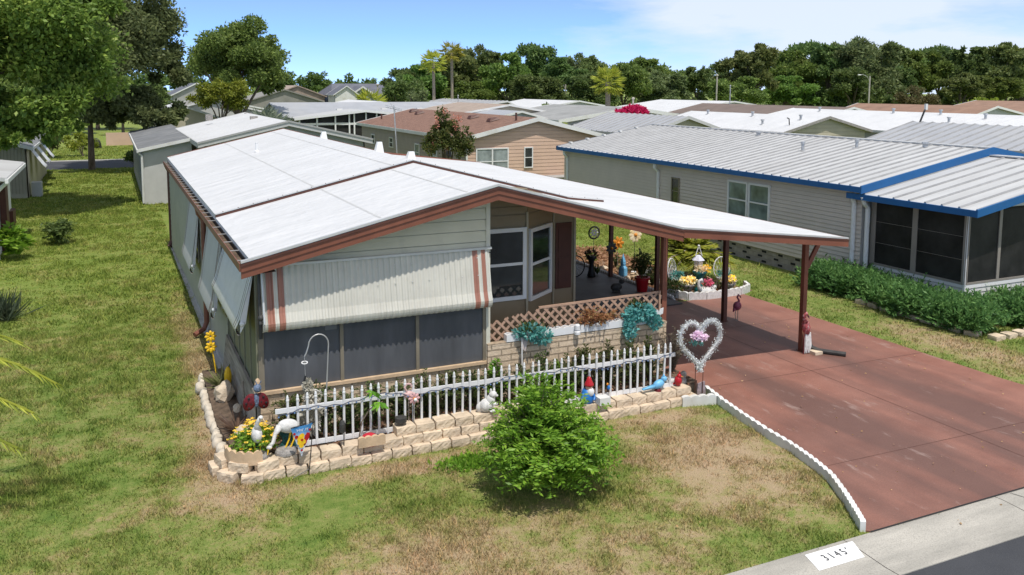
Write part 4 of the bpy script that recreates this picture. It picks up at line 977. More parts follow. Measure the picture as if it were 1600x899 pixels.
# scallop, dome, lights, stakes
scallop((3.36,12.99),(3.80,12.98), .17, .06, 4, M_terra, 'short tan scalloped edging piece on top of the garden bed wall', None, .296)
m = MB(); m.lathe((3.58,13.12,.3), [(.15,-.02),(.145,.06),(.11,.12),(.05,.15),(.001,.155)], 16); t = tag(m.build('ladybug_ornament', M_flowp if False else pm('pinkish red glaze', (.50,.025,.045), .1, 9, .35), smooth=True), 'pinkish red domed ornament behind the tan scalloped edging piece', 'ornament')
q = MB()
for a in range(6): q.ball((3.58+.13*math.cos(a*1.05),13.12+.12*math.sin(a*1.05),.39),.022,0,6,4)
q.build('spots', M_black, t)
def solar(x, y, z1, lab, hang=False):
    t = thing('solar_light', (x,y,.3), lab, 'solar light')
    if hang:
        MB().tube([(x,y,.3),(x+.01,y,z1)],.008,6).build('stem', M_black, t); MB().lathe((x-.02,y,z1-.2), [(.02,0),(.05,.02),(.05,.15),(.03,.2)], 10).build('lantern', M_iron, t)
    else:
        MB().lathe((x,y,.3), [(.045,0),(.06,.04),(.045,.11)], 10).build('lens', M_statue, t); MB().lathe((x,y,z1-.12), [(.085,0),(.10,.02),(.10,.09),(.03,.12)], 12).build('cap', M_iron, t)
solar(4.16,13.28,.60,'round black solar light low on the garden wall under the pink flower stake'); solar(3.17,13.15,.72,'black hanging lantern stake in front of the left part of the picket fence', True)
t = flower_spinner(4.39,13.3,.3,.86,pm('faded pink paint',(.62,.36,.36),.1,9,.5),'pale pink metal flower on a stake in front of the picket fence',.10,8,M_wood)
MB().ball((4.39,13.2,.86),.03).build('bead', M_pvc, t)
fp = thing('flamingo_ornament', (4.3,13.5,.3), 'small pale pink flamingo ornament just behind the picket fence', 'ornament')
MB().tube([(4.3,13.37,.95),(4.26,13.37,1.03),(4.30,13.37,1.09),(4.36,13.37,1.08),(4.38,13.37,1.03)],.018,7).build('neck', pm('pale pink', (.6,.4,.38), .1, 9, .5), fp)
MB().ball((4.33,13.38,.9),(.09,.05,.06)).build('body', MATS['pale pink'], fp); MB().tube([(4.33,13.38,.3),(4.33,13.38,.86)],.008,5).build('leg', M_wood, fp)
# squirrel statue
t = thing('squirrel_statue', (5.72,13.24,.446), 'white squirrel-like statue sitting on the garden wall left of the big bush', 'statue')
m = MB(); m.ball((5.68,13.24,.55),(.12,.11,.12),0,14,9); m.ball((5.75,13.22,.63),(.085,.08,.11),0,12,8); m.ball((5.79,13.2,.74),(.075,.06,.06),0,12,8); m.ball((5.85,13.18,.72),(.03,.03,.025)); m.ball((5.80,13.14,.47),(.10,.04,.03)); m.ball((5.82,13.16,.58),(.05,.03,.03)); m.build('body', M_statue, t, smooth=True)
MB().ball((5.60,13.28,.52),(.09,.06,.10),0,12,8,Matrix.Rotation(.5,3,'Y')).build('tail', M_statue, t, smooth=True)
m = MB(); m.lathe((5.76,13.22,.78), [(.025,0),(.02,.04),(.003,.07)],8); m.lathe((5.82,13.22,.78), [(.025,0),(.02,.04),(.003,.07)],8); m.build('ear', M_statue, t)
# gnome
t = thing('garden_gnome', (7.7,13.24,.3), 'garden gnome in blue coat and red cap on the wall beside the big bush', 'gnome')
MB().lathe((7.68,13.24,.3), [(.11,0),(.12,.05),(.105,.16),(.075,.25)], 12).build('coat', M_bpaint, t, smooth=True)
m = MB(); m.ball((7.70,13.2,.59),(.065,.06,.065)); m.ball((7.71,13.14,.595),(.014,.016,.014)); m.build('face', M_skin, t, smooth=True)
m = MB(); m.ball((7.715,13.165,.51),(.07,.055,.085)); m.build('beard', M_pvc, t, smooth=True)
MB().lathe((7.705,13.21,.62), [(.088,0),(.085,.03),(.05,.10),(.035,.15),(.004,.17)], 12).build('cap', M_red, t, smooth=True)
for sx in (-1,1): MB().tube([(7.68+sx*.09,13.22,.48),(7.68+sx*.12,13.17,.40),(7.68+sx*.08,13.12,.36)],[.03,.028,.02],7).build('arm', M_bpaint, t)
m = MB(); m.box(7.80,12.97,.296,8.02,13.15,.43); o = tag(m.build('white_block', M_white), 'small white concrete block on the garden wall beside the gnome', 'block')
t = thing('bluebird_ornament', (8.15,13.26,.3), 'tiny blue and orange bird ornament on a twig in front of the fence', 'ornament')
MB().tube([(8.13,13.24,.3),(8.15,13.26,.46)],.006,5).build('twig', M_black, t); MB().ball((8.15,13.26,.5),(.03,.04,.045)).build('body', M_bpaint, t); MB().ball((8.12,13.25,.57),(.02,.02,.025)).build('head', M_orng, t)
# big bluebird
t = thing('bird_statue', (9.15,13.22,.296), 'sky blue bird statue perched on the garden wall near the right end of the fence', 'statue')
m = MB(); m.ball((9.22,13.2,.43),(.13,.075,.08),0,14,9,Matrix.Rotation(-.35,3,'Y')); m.ball((9.33,13.19,.52),(.062,.055,.058),0,12,8); m.lathe((9.325,13.19,.56), [(.03,0),(.02,.03),(.002,.06)],8); m.hexa([(8.86,13.17,.36),(9.12,13.16,.37),(9.12,13.24,.37),(8.86,13.23,.36)],[(8.86,13.17,.385),(9.12,13.16,.43),(9.12,13.24,.43),(8.86,13.23,.385)]); m.build('body', M_sky, t, smooth=True)
MB().tube([(9.385,13.185,.52),(9.43,13.18,.51)],[.014,.003],6).build('beak', M_iron, t); MB().lathe((9.2,13.2,.296), [(.07,0),(.06,.04),(.02,.07)],10).build('base', M_dred, t)
# cardinal
t = thing('cardinal_statue', (9.7,13.25,.296), 'small red cardinal ornament on the last stone of the garden wall', 'statue')
m = MB(); m.ball((9.7,13.25,.41),(.075,.075,.10),0,12,8); m.ball((9.71,13.23,.51),(.045,.045,.045)); m.lathe((9.715,13.23,.54), [(.025,0),(.014,.035),(.002,.065)],8); m.tube([(9.66,13.3,.36),(9.6,13.36,.3)],[.03,.02],6); m.build('body', M_red, t, smooth=True); MB().tube([(9.73,13.19,.51),(9.76,13.16,.5)],[.012,.002],5).build('beak', M_orng, t)
tag(MB().lathe((9.62,13.42,.28), [(.1,0),(.13,.1),(.13,.13),(.10,.13)],10).build('flower_pot', M_white), 'white pot behind the red cardinal', 'pot')
t = thing('cat_ornament', (9.95,13.36,.0), 'small grey animal ornament beside the heart wreath stand', 'ornament')
m = MB(); m.ball((9.92,13.42,.32),(.09,.08,.13),0,10,7); m.ball((9.93,13.39,.47),(.06,.06,.06)); m.lathe((9.92,13.42,.05),[(.1,0),(.08,.15)],8); m.build('body', M_gstone, t, smooth=True)
m = MB(); m.prism([(10.12,13.2,.05),(10.3,13.15,.05),(10.26,13.15,.35),(10.14,13.2,.3)],(0,.03,0)); tag(m.build('slate_ornament', pm('mauve slate', (.34,.27,.28), .3, 9, .6)), 'mauve flat ornament leaning at the foot of the heart wreath', 'ornament')
# heart wreath
t = thing('heart_wreath', (10.13,13.15,0), 'large silver tinsel heart wreath with lilac flowers on a two-legged metal stand by the driveway', 'wreath')
hpts = []
for k in range(90):
    a = 2*math.pi*k/90; X = 16*math.sin(a)**3; Y = 13*math.cos(a)-5*math.cos(2*a)-2*math.cos(3*a)-math.cos(4*a); hpts.append((10.12+X*.0295,13.15,1.16+Y*.0325))
hp = np.array(hpts); MB().tube(hpts+[hpts[0]], .035, 6).build('heart_frame', M_gal, t)
n = 6500; P = hp[RNG.integers(0,90,n)]+RNG.normal(size=(n,3))*.026; D = RNG.normal(size=(n,3)); D = D/np.linalg.norm(D,axis=1,keepdims=True)*RNG.uniform(.018,.042,(n,1))
bulk('tinsel', leaves_arr(P, D, .35), 4, M_tinsel, t, (10.12,13.15,1.1))
bulk('flowers', np.concatenate([cluster((10.02,13.1,1.30),(.14,.05,.07),170,.055,.8), cluster((10.16,13.1,1.25),(.10,.05,.06),90,.05,.8)]), 4, M_lilac, t, (10.1,13.1,1.28))
bulk('flower_leaves', cluster((10.0,13.11,1.16),(.15,.04,.06),60,.07,.5), 4, M_tealeaf, t, (10.05,13.1,1.17))
for x in (10.03,10.21): MB().tube([(x,13.15,0),(x,13.15,.85)],.008,6).build('leg', M_dbrown, t)

# the big bush on the front lawn
bs0 = (5.72,10.95,0); arr, st = stemleaf(bs0, 460, 1.4, 1.08, 34, .105, .34, arch=.25)
arr2,_ = stemleaf((5.72,10.95,0), 170, .8, 1.02, 28, .10, .34, arch=.5); arr3,st3 = stemleaf((5.62,11.1,.5), 80, 1.3, .75, 32, .10, .34, arch=.05)
plant('leafy_bush', [(np.concatenate([arr,arr2,arr3,stemleaf((5.55,11.1,.6), 22, 1.5, .5, 32, .10, .3, arch=.0)[0],stemleaf((6.1,10.9,.4), 14, 1.2, .7, 30, .10, .3, arch=.1)[0],stemleaf((5.3,10.8,.3), 12, 1.0, .8, 30, .10, .3, arch=.1)[0]]), M_bushl,'foliage')], bs0, 'large bright green feathery bush growing on the lawn in front of the picket fence', 'bush', None, stems_mb(st[:140]+st3,.012,5))
n = 1800; x = RNG.normal(5.0,.22,n); y = RNG.normal(12.35,.12,n); P = np.stack([x,y,np.full(n,.0)],1); D = RNG.normal(size=(n,3))*.03; D[:,2] = abs(D[:,2])+.03
struct(bulk('ground_cover', leaves_arr(P,D,.6), 4, M_bushl), 'stuff')
# ------------------------------------------------------------------ things under and beside the carport
def palm_fronds(c, n, ln, droop, nl, lw, rng=RNG, up=.9, spread=1., lf=.3):
    A = []; m = MB()
    for i in range(n):
        a = 2*math.pi*i/n+rng.uniform(-.3,.3); el = rng.uniform(.25,up); t = np.linspace(0,1,nl); l = ln*rng.uniform(.75,1.1)
        P = np.array(c)+np.outer(t*l*math.cos(el)*spread, [math.cos(a),math.sin(a),0]); P[:,2] += l*(t*math.sin(el)-droop*t**2)
        m.tube([tuple(p) for p in P[::max(1,nl//6)]], .012*ln, 4, cap=False)
        T = np.gradient(P, axis=0); T /= np.linalg.norm(T,axis=1,keepdims=True)
        for s in (-1,1):
            S = np.cross(T,[0,0,1]); S /= np.linalg.norm(S,axis=1,keepdims=True)+1e-6
            D = S*s*.75+T*.6+np.array([0,0,-.15])+rng.normal(size=P.shape)*.08; k = np.sin(np.pi*(t*.88+.1))[:,None]
            A.append(leaves_arr(P, D*lf*l*k, lw, rng)[2:])
    return np.concatenate(A), m
t = thing('bicycle', (12.55,23.45,.06), 'dark bicycle parked on the patio behind the porch corner', 'bicycle')
def wheel(x, y, z, r):
    w = MB(); k = 24; w.tube([(x+r*math.cos(2*math.pi*i/k),y+r*.35*math.cos(2*math.pi*i/k)*0,z+r*math.sin(2*math.pi*i/k)) for i in range(k+1)], .02, 6)
    o = w.build('wheel', M_black, t); s = MB()
    for i in range(12): a = 2*math.pi*i/12; s.tube([(x,y,z),(x+r*math.cos(a),y,z+r*math.sin(a))],.003,4)
    s.ball((x,y,z),.03,0,6,4); s.build('spokes', M_alu, o)
wheel(13.08,23.4,.42,.34); wheel(12.05,23.4,.42,.34)
m = MB()
for a, b in (((12.05,.42),(12.4,.86)),((12.4,.86),(12.9,.82)),((12.9,.82),(12.5,.42)),((12.5,.42),(12.05,.42)),((12.4,.9),(12.5,.42)),((13.08,.42),(12.9,.98))): m.tube([(a[0],23.4,a[1]),(b[0],23.4,b[1])],.02,6)
m.build('frame', M_iron, t); MB().ball((12.38,23.4,.95),(.13,.07,.04)).build('saddle', M_black, t); MB().tube([(12.98,23.1,1.02),(12.9,23.3,1.0),(12.9,23.5,1.0),(12.98,23.7,1.02)],.015,6).build('handlebar', M_alu, t)
t = thing('pedestal_vase', (13.62,23.3,.06), 'tall black waisted pedestal vase with dried flowers beside the bicycle', 'vase')
MB().lathe((13.62,23.3,.06), [(.13,0),(.14,.04),(.10,.2),(.07,.42),(.09,.52),(.15,.6),(.16,.66)], 14).build('vase', M_black, t, smooth=True)
bulk('dried_flowers', np.concatenate([cluster((13.6,23.28,.80),(.20,.2,.14),150,.1,.5)]), 4, leafm('dried flowers', (.03,.03,.02), (.1,.07,.04), (.4,.33,.15), nscale=9), t, (13.62,23.3,.7))
t = thing('pinwheel', (14.45,24.6,0), 'round spoked metal pinwheel on a stake beyond the pedestal vase', 'garden stake')
MB().tube([(14.45,24.6,0),(14.45,24.6,1.05)],.008,5).build('stem', M_alu, t); m = MB(); m.tube([(14.45+.2*math.cos(2*math.pi*i/20),24.58,1.22+.2*math.sin(2*math.pi*i/20)) for i in range(21)],.03,6); m.build('ring', M_iron, t)
m = MB()
for i in range(8): a = 2*math.pi*i/8; m.ball((14.45+.09*math.cos(a),24.57,1.22+.09*math.sin(a)),(.07,.015,.03),0,7,5,Matrix.Rotation(-a,3,'Y'))
m.build('blades', M_statue, t)
flower_spinner(15.15,23.2,0,1.32,M_floww,'cream sunflower metal spinner on a tall stake beside the carport',.24,10,M_iron)
t = flower_spinner(14.13,22.98,.95,1.0,M_iron,'dark metal flower ornament hanging on the second carport post from the back bed',.2,9,M_iron,'post_ornament')
t = flower_spinner(14.95,23.9,0,.95,M_orng,'coral orange flower ornament on a stake in the leaf-strewn bed',.22,7,M_wood)
MB().tube([(15.3,22.7,0),(15.3,22.7,1.1)],.02,6); tag(MB().tube([(14.62,22.1,0),(14.62,22.1,1.0),(14.62,22.1,1.06)],.016,6).ball((14.62,22.1,1.08),.03).build('black_stake', M_black), 'thin black post with ball finial beside the red pot', 'stake')
t = thing('potted_shrub', (14.0,21.0,.06), 'dark green shrub in a big red pot standing on the patio edge', 'plant pot')
MB().lathe((14.0,21.0,.06), [(.15,0),(.2,.36),(.23,.37),(.23,.43),(.19,.43),(.18,.38)], 18).build('pot', M_red, t, smooth=False)
arr, st = stemleaf((14.0,21.0,.45), 50, .85, .36, 14, .09, .35, arch=.3); bulk('foliage', np.concatenate([arr, cluster((14.0,21,.85),(.34,.34,.36),700,.09,.35)]), 4, M_gard, t, (14,21,.45))
def little(x, y, kind, lab, mat, s=1.):
    m = MB()
    if kind == 'gn': m.lathe((x,y,.02), [(.1*s,0),(.09*s,.2*s),(.05*s,.26*s)],9); m.ball((x,y,.30*s),.06*s); m.lathe((x,y,.34*s), [(.06*s,0),(.004,.18*s)],8)
    elif kind == 'dog': m.ball((x,y,.16*s),(.16*s,.09*s,.10*s)); m.ball((x+.13*s,y-.04,.29*s),(.07*s,.06*s,.06*s)); m.tube([(x-.08*s,y,.12*s),(x-.08*s,y,0)],.025*s,5); m.tube([(x+.08*s,y,.12*s),(x+.08*s,y,0)],.025*s,5)
    else: m.lathe((x,y,.01), [(.09*s,0),(.13*s,.1*s),(.10*s,.18*s),(.11*s,.2*s)],10)
    tag(m.build('garden_ornament', mat), lab, 'ornament')
little(14.6,23.0,'gn','pale blue pointed gnome-like ornament in the leaf-strewn bed',M_sky,1.5); little(15.2,22.6,'dog','white animal ornament in the leaf-strewn bed beside the sunflower stake',M_statue,1.1)
little(14.9,22.2,'dog','black animal ornament in the leaf-strewn bed left of the red pot shrub',M_black,1.1); little(14.75,22.6,'pot','small tan pot in the leaf-strewn bed',M_terra); little(15.0,23.0,'pot','small pale pot near the sunflower stake',M_statue,.8); little(13.3,21.3,'dog','dark metal animal ornament on the patio left of the red pot',M_iron,1.2); little(14.9,21.5,'pot','pale rock-like pot right of the red pot',M_gstone,1.1)
o = little(9.55,17.45,'dog','dark red animal ornament at the porch corner',M_dred,1.3)
arr=[]
for k in range(40): a=random.uniform(0,6.28); l=random.uniform(.2,.4); arr.append(leaves_arr(np.array([[13.95,23.5,.06]]),np.array([[math.cos(a)*l*.5,math.sin(a)*l*.5,l]]),.12))
plant('aloe_plant',[(np.concatenate(arr),M_gard,'foliage')],(13.95,23.5,.06),'spiky dark plant at the foot of the pedestal vase','plant')
for x,y,s in ((14.6,24.2,.2),(15.0,22.9,.17),(15.5,22.2,.2),(14.8,21.9,.16),(15.3,21.6,.2),(14.6,22.7,.15),(15.7,23.4,.18)):
    m = MB(); m.ball((x,y,s*.3),(s,s*.8,s*.55),0,8,5,None,.15); tag(m.build('rock', M_stone), 'tan rock lying in the leaf-strewn bed beside the carport', 'rock', 'rocks in the side bed')
for i, (x,y,h,mm) in enumerate(((14.75,20.75,.45,M_gard),(15.35,20.9,.4,M_bushl),(14.7,21.5,.5,M_gard),(15.6,22.6,.45,M_bushl),(14.9,23.4,.35,M_straw),(15.2,24.4,.5,M_gard),(14.7,25.2,.45,M_bushl),(14.6,26.2,.4,M_gard))):
    arr, st = stemleaf((x,y,0), 20, h, .28, 11, .09, .35, arch=.4)
    plant('bed_plant', [(arr, mm, 'foliage')], (x,y,0), 'small leafy plant growing among the ornaments in the leaf-strewn bed beside the carport', 'plant', 'small plants in the side bed', stems_mb(st,.008,4))
# statue bed
c = (16.4,21.6,.0); A, m = palm_fronds((16.2,21.6,.75), 56, 1.55, .5, 36, .13, up=1.4, lf=.34)
t = thing('areca_palm', c, 'yellow green bushy palm behind the statue bed by the carport', 'palm'); bulk('fronds', A, 4, M_palm, t, c)
for k in range(6): m.tube([(16.35+random.uniform(-.2,.2),21.6+random.uniform(-.2,.2),0),(16.35,21.6,.7)],.03,5)
m.build('stem', M_ptrunk, t)
def peacock(x, y, a, lab):
    t = thing('wicker_chair', (x,y,.012), lab, 'chair'); R = Matrix.Translation((x,y,0)) @ Matrix.Rotation(a,4,'Z')
    m = MB(); m.M = R; hoop = [(.27*math.cos(k*math.pi/16*1.25-.39)*1.0,.10+.06*math.sin(k*math.pi/16),.62+.36*math.sin(k*math.pi/16*1.25-.39)) for k in range(17)]
    m.tube([(.14,.1,.36)]+hoop+[(-.14,.1,.36)],.018,6)
    for k in range(2,15,2): m.tube([(0,.1,.4),hoop[k]],.008,4)
    m.tube([(hoop[i][0]*.6,.12,.5+(hoop[i][2]-.5)*.6) for i in range(17)],.008,4); m.build('back', M_statue, t)
    m = MB(); m.M = R; m.lathe((0,-.05,0), [(.2,.34),(.24,.36),(.24,.4),(.1,.4)],14); m.build('seat', M_statue, t)
    for sx, sy in ((-.17,-.2),(.17,-.2),(-.15,.1),(.15,.1)): m = MB(); m.M = R; m.tube([(sx*1.1,sy,0.012),(sx,sy,.36)],.016,6); m.build('leg', M_statue, t)
    ct = R @ Vector((0,-.05,.5)); tag(bulk('artificial_plant', cluster(tuple(ct),(.22,.2,.12),160,.09,.5),4,M_tealeaf,None,tuple(ct)), 'teal plant lying on '+('the left' if x<15.6 else 'the right')+' white wicker chair', 'plant')
peacock(15.0,20.75,.5,'white wicker peacock chair, the left one in the statue bed by the carport'); peacock(16.45,20.35,-.1,'white wicker peacock chair behind a carport post at the right of the statue bed')
def urn(x, y, lab, R=.22, h=.36):
    t = thing('garden_urn', (x,y,.012), lab, 'urn'); MB().lathe((x,y,.012), [(.15,0),(.16,.05),(.08,.12),(.10,.16),(R,h*.85),(R*1.1,h)],16).build('urn', M_gstone, t, smooth=True)
    bulk('blossom', np.concatenate([cluster((x,y,h+.1),(R*1.2,R*1.1,.11),240,.075,.6)]),4,M_floww,t,(x,y,h)); bulk('yellow_blossom', cluster((x,y-.05,h+.14),(R*.8,R*.8,.09),110,.07,.7),4,M_flowy,t,(x,y,h)); bulk('foliage', cluster((x,y,h+.02),(R*1.2,R*1.2,.1),70,.13,.4),4,M_gard,t,(x,y,h))
urn(15.0,20.15,'grey urn of yellow and cream flowers, left of the swan planter'); urn(16.35,19.98,'grey urn of yellow and cream flowers, right of the swan planter', .2,.3)
t = thing('bird_bath', (15.5,20.25,.012), 'teal glazed pedestal with yellow and cream flowers behind the swan planter', 'pedestal')
MB().lathe((15.5,20.25,.012), [(.2,0),(.21,.04),(.15,.1),(.17,.13),(.10,.2),(.11,.5),(.2,.62),(.22,.66)],16).build('pedestal', M_teal, t, smooth=True)
bulk('blossom', np.concatenate([cluster((15.5,20.2,.74),(.2,.18,.09),200,.075,.6)]),4,M_floww,t,(15.5,20.2,.7)); bulk('yellow_blossom', cluster((15.66,20.15,.76),(.12,.11,.09),90,.07,.6),4,M_flowy,t,(15.5,20.2,.7))
t = thing('bird_house', (15.55,20.45,.75), 'white bird house with a pale roof and bow hanger above the teal pedestal', 'bird house')
m = MB(); m.lathe((15.55,20.4,.80), [(.13,0),(.15,.16),(.02,.17)],6); m.build('body', M_white, t); m = MB(); m.lathe((15.55,20.4,.98), [(.2,0),(.06,.14),(.01,.15)],6); m.build('roof', pm('lilac white paint', (.62,.62,.70), .08, 12, .5), t)
m = MB(); m.tube([(15.44,20.4,1.1),(15.53,20.4,1.34),(15.55,20.4,1.42),(15.58,20.4,1.34),(15.68,20.4,1.1)],.014,5); m.ball((15.55,20.4,1.4),.035); m.build('hanger', M_white, t)
MB().tube([(15.58,20.5,.01),(15.58,20.5,.85)],.02,6).build('post', M_white, t)
t = thing('swan_planter', (15.35,19.78,.012), 'white swan planter filled with pink flowers in the statue bed', 'planter')
m = MB(); m.ball((15.42,19.8,.18),(.30,.19,.17),0,16,9); m.tube([(15.2,19.78,.2),(15.10,19.77,.38),(15.12,19.77,.52),(15.2,19.77,.55),(15.24,19.77,.47)],[.075,.05,.04,.045,.035],9); m.ball((15.63,19.8,.28),(.12,.1,.1)); m.build('body', M_statue, t, smooth=True); MB().tube([(15.24,19.77,.47),(15.235,19.76,.39)],[.025,.006],6).build('beak', M_orng, t)
bulk('blossom', cluster((15.45,19.8,.42),(.15,.13,.11),170,.07,.7),4,M_flowp,t,(15.4,19.8,.3)); bulk('foliage', cluster((15.45,19.8,.34),(.2,.16,.08),60,.11,.5),4,M_gard,t,(15.4,19.8,.3))
MB().tube([(15.62,19.8,.3),(15.55,19.8,.55),(15.4,19.8,.62)],.01,5).build('handle', M_terra, t)
plant('shrub',[(cluster((14.62,20.25,.25),(.25,.3,.25),300,.1,.4),M_gard,'foliage')],(14.62,20.25,0),'dark low shrub at the shaded left end of the statue bed','plant')
# flamingos
def flamingo(x, y, h, mb_, mneck, lab):
    t = thing('flamingo', (x,y,.02), lab, 'ornament'); m = MB(); m.ball((x,y,h*.58),(.12,.09,.12),0,12,8,Matrix.Rotation(.5,3,'Y')); m.tube([(x-.08,y,h*.50),(x-.13,y,h*.38)],[.05,.015],6)
    m.tube([(x+.02,y,h*.64),(x+.05,y,h*.78),(x-.01,y,h*.9),(x+.03,y,h*.98),(x+.08,y,h*.93)],[.05,.028,.024,.03,.018],8); m.build('body', mb_, t, smooth=True)
    for dx in (-.03,.03): MB().tube([(x+dx,y,.02),(x+dx*1.4,y+.02,h*.28),(x+dx,y,h*.5)],.011,6).build('leg', M_wood, t)
    MB().tube([(x+.08,y,h*.93),(x+.115,y,h*.85)],[.02,.006],6).build('beak', M_black, t); return t
flamingo(14.50,17.35,.72,M_magen,None,'dark maroon metal flamingo standing beside the middle carport post')
t = thing('flamingo', (14.15,14.5,.02), 'red and white feathered flamingo leaning on the front carport post', 'ornament')
m = MB(); m.ball((14.10,14.50,.64),(.10,.085,.2),0,12,9,Matrix.Rotation(-.28,3,'Y')); m.tube([(14.06,14.48,.76),(14.00,14.46,.86),(13.98,14.44,.94),(14.03,14.43,.98),(14.07,14.42,.92)],[.06,.04,.035,.04,.02],8); m.build('body', pm('red white feathers', (.34,.07,.075), .5, 24, .7, dirt=(.62,.52,.5), dirts=14), t, smooth=True)
m = MB()
for dx in (-.03,.01,.05,.08): m.tube([(14.14+dx,14.5,.5),(14.13+dx*1.3,14.48,.2),(14.1+dx*1.2,14.47,.04)],[.03,.032,.012],6)
m.build('tail_strips', M_statue, t); MB().tube([(14.07,14.42,.92),(14.09,14.4,.86)],[.02,.005],5).build('beak', M_black, t)
for dx in (-.08,.06): MB().tube([(14.1+dx,14.47,.021),(14.1+dx*.6,14.49,.48)],.01,5).build('leg', M_dred, t)
tag(MB().tube([(14.28,14.66,.30),(14.34,14.55,.12),(14.42,14.4,.075),(14.78,13.95,.07)],.055,9).build('drain_pipe', M_iron), 'dark drain pipe lying on the driveway at the foot of the front carport post', 'pipe')
tag(MB().box(14.2,14.28,.022,14.42,14.5,.09).build('paver_block', M_stone), 'tan paver block on the driveway against the front carport post', 'block')
# ------------------------------------------------------------------ the blue-trimmed neighbour
def rib_roof(m, x0, z0, x1, z1, y0, y1, th=.1, pitch=.42, mi=0, rib=.04, rw=.04):
    """one roof slope from eave (x0,z0) to ridge (x1,z1), ribs running up the slope"""
    m.hexa([(x0,y0,z0-th),(x1,y0,z1-th),(x1,y1,z1-th),(x0,y1,z0-th)], [(x0,y0,z0),(x1,y0,z1),(x1,y1,z1),(x0,y1,z0)], mi)
    n = max(1, round((y1-y0)/pitch)); 
    for i in range(n+1):
        y = y0+.02+(y1-y0-.04)*i/n
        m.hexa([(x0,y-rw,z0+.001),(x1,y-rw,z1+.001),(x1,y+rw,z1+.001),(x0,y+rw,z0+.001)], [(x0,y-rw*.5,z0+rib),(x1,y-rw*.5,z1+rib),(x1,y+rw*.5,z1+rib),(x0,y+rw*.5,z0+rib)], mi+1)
M_rib = pm('shadow toned rib metal', (.30,.30,.30), .15, 1.5, .5)  # rib shadow lines put into the colour: ribs painted darker than the sheet
B = thing('neighbour_house', (25.5,26,0), 'grey sided house with ribbed metal roof, blue trim and a dark screened porch', 'house')
bx0, bxr, bx1, by0, by1, bze, bzr = 19.9, 25.5, 31.1, 18.5, 37.5, 3.14, 4.13
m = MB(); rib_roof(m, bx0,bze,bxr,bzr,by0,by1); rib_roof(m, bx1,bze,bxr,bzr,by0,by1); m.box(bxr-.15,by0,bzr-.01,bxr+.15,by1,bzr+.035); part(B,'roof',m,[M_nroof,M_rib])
pz0, pzr = 2.92, 3.9
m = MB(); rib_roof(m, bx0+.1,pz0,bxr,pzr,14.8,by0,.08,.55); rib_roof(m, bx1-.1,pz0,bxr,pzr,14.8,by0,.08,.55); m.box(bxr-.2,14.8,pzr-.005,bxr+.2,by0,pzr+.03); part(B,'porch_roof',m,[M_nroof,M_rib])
f = MB(); f.box(bx0-.06,by0,bze-.17,bx0,by1,bze+.0); edge_strip([(bx0-.06,bze-.01),(bxr,bzr),(bx1+.06,bze-.01)],by0-.05,by0+.001,.045,-.19,f); part(B,'fascia',f,M_blue)
f = MB(); edge_strip([(bx0-.06,bze-.01),(bxr,bzr),(bx1+.06,bze-.01)],by1,by1+.05,.04,-.15,f)
part(B,'rear_fascia',f,pm('dark blue trim',(.02,.05,.12),.05,3,.5))
f = MB()
for i in range(5): x = 20.6+i*.95; z = bze+(bzr-bze)*(x-bx0)/(bxr-bx0); f.box(x-.06,by1-.16,z+.02,x+.06,by1+.06,z+.10)
part(B,'roof_clips',f,M_white)
f = MB(); f.box(bx0+.03,14.8,pz0-.17,bx0+.1,by0+.6,pz0-.0); edge_strip([(bx0+.03,pz0-.008),(bxr,pzr),(bx1-.03,pz0-.008)],14.75,14.8,.035,-.17,f); part(B,'porch_fascia',f,M_blue)
w = MB(); lap_wall(w, [(0,.52),(18.6,.52),(18.6,3.03),(0,3.03)], (20.2,37.3,0), (0,-1,0), (-1,0,0), .13, .032); part(B,'side_wall',w,M_nsid)
w = MB(); lap_wall(w, [(0,.5),(10.6,.5),(10.6,3.05),(5.3,4.0),(0,3.05)], (20.2,18.68,0), (1,0,0), (0,-1,0), .125, .014); part(B,'front_wall',w,M_nsidw)
w = MB(); flat_wall(w, [(0,.5),(10.6,.5),(10.6,3.05),(5.3,4.0),(0,3.05)], (30.8,37.3,0), (-1,0,0), (0,1,0)); part(B,'rear_wall',w,M_nsid)
w = MB(); flat_wall(w, [(0,.0),(18.6,.0),(18.6,3.03),(0,3.03)], (30.8,18.7,0), (0,1,0), (1,0,0)); part(B,'far_wall',w,M_nsid)
# vent block skirting
sk = MB(); holes = MB(); bh = .17
for r in range(3):
    y = 18.72+(.2 if r%2 else 0)
    while y < 37.2:
        sk.box(20.24,y,r*bh+.003,20.34,min(y+.39,37.28),r*bh+bh-.006,0)
        if r != 0 or True: holes.box(20.236,y+.10,r*bh+.055,20.239,y+.29,r*bh+bh-.055)
        y += .4
sk.box(20.28,18.7,0,20.30,37.25,.51,0)
part(B,'block_skirting',sk,M_block)
hb = MB()
for r in (0,1,2):
    y = 18.72+(.2 if r%2 else 0)
    while y < 36.9: hb.box(20.228,y+.09,r*bh+.05,20.238,y+.30,r*bh+bh-.05); y += .8
part(B,'vent_holes',hb,M_dark)
window(B,(20.183,24.85,0),(0,-1,0),(-1,0,0),1.08,1.40,2.74,M_pvc,M_glassg,.07)
window(B,(20.183,23.72,0),(0,-1,0),(-1,0,0),1.08,1.40,2.74,M_pvc,M_glassg,.07)
window(B,(20.183,28.3,0),(0,-1,0),(-1,0,0),.52,1.42,2.5,M_frame,M_glass,.05)
for y, z1 in ((29.2,2.85),(36.9,2.9)):
    m = MB(); m.tube([(19.93,y,3.02),(19.95,y,2.8),(20.13,y,2.62),(20.13,y,.1)],.065,8); part(B,'downspout',m,M_pvc)
m = MB(); m.tube([(20.0,18.95,2.9),(20.12,18.95,2.6),(20.12,18.95,.1)],.07,8); part(B,'downspout',m,M_pvc)
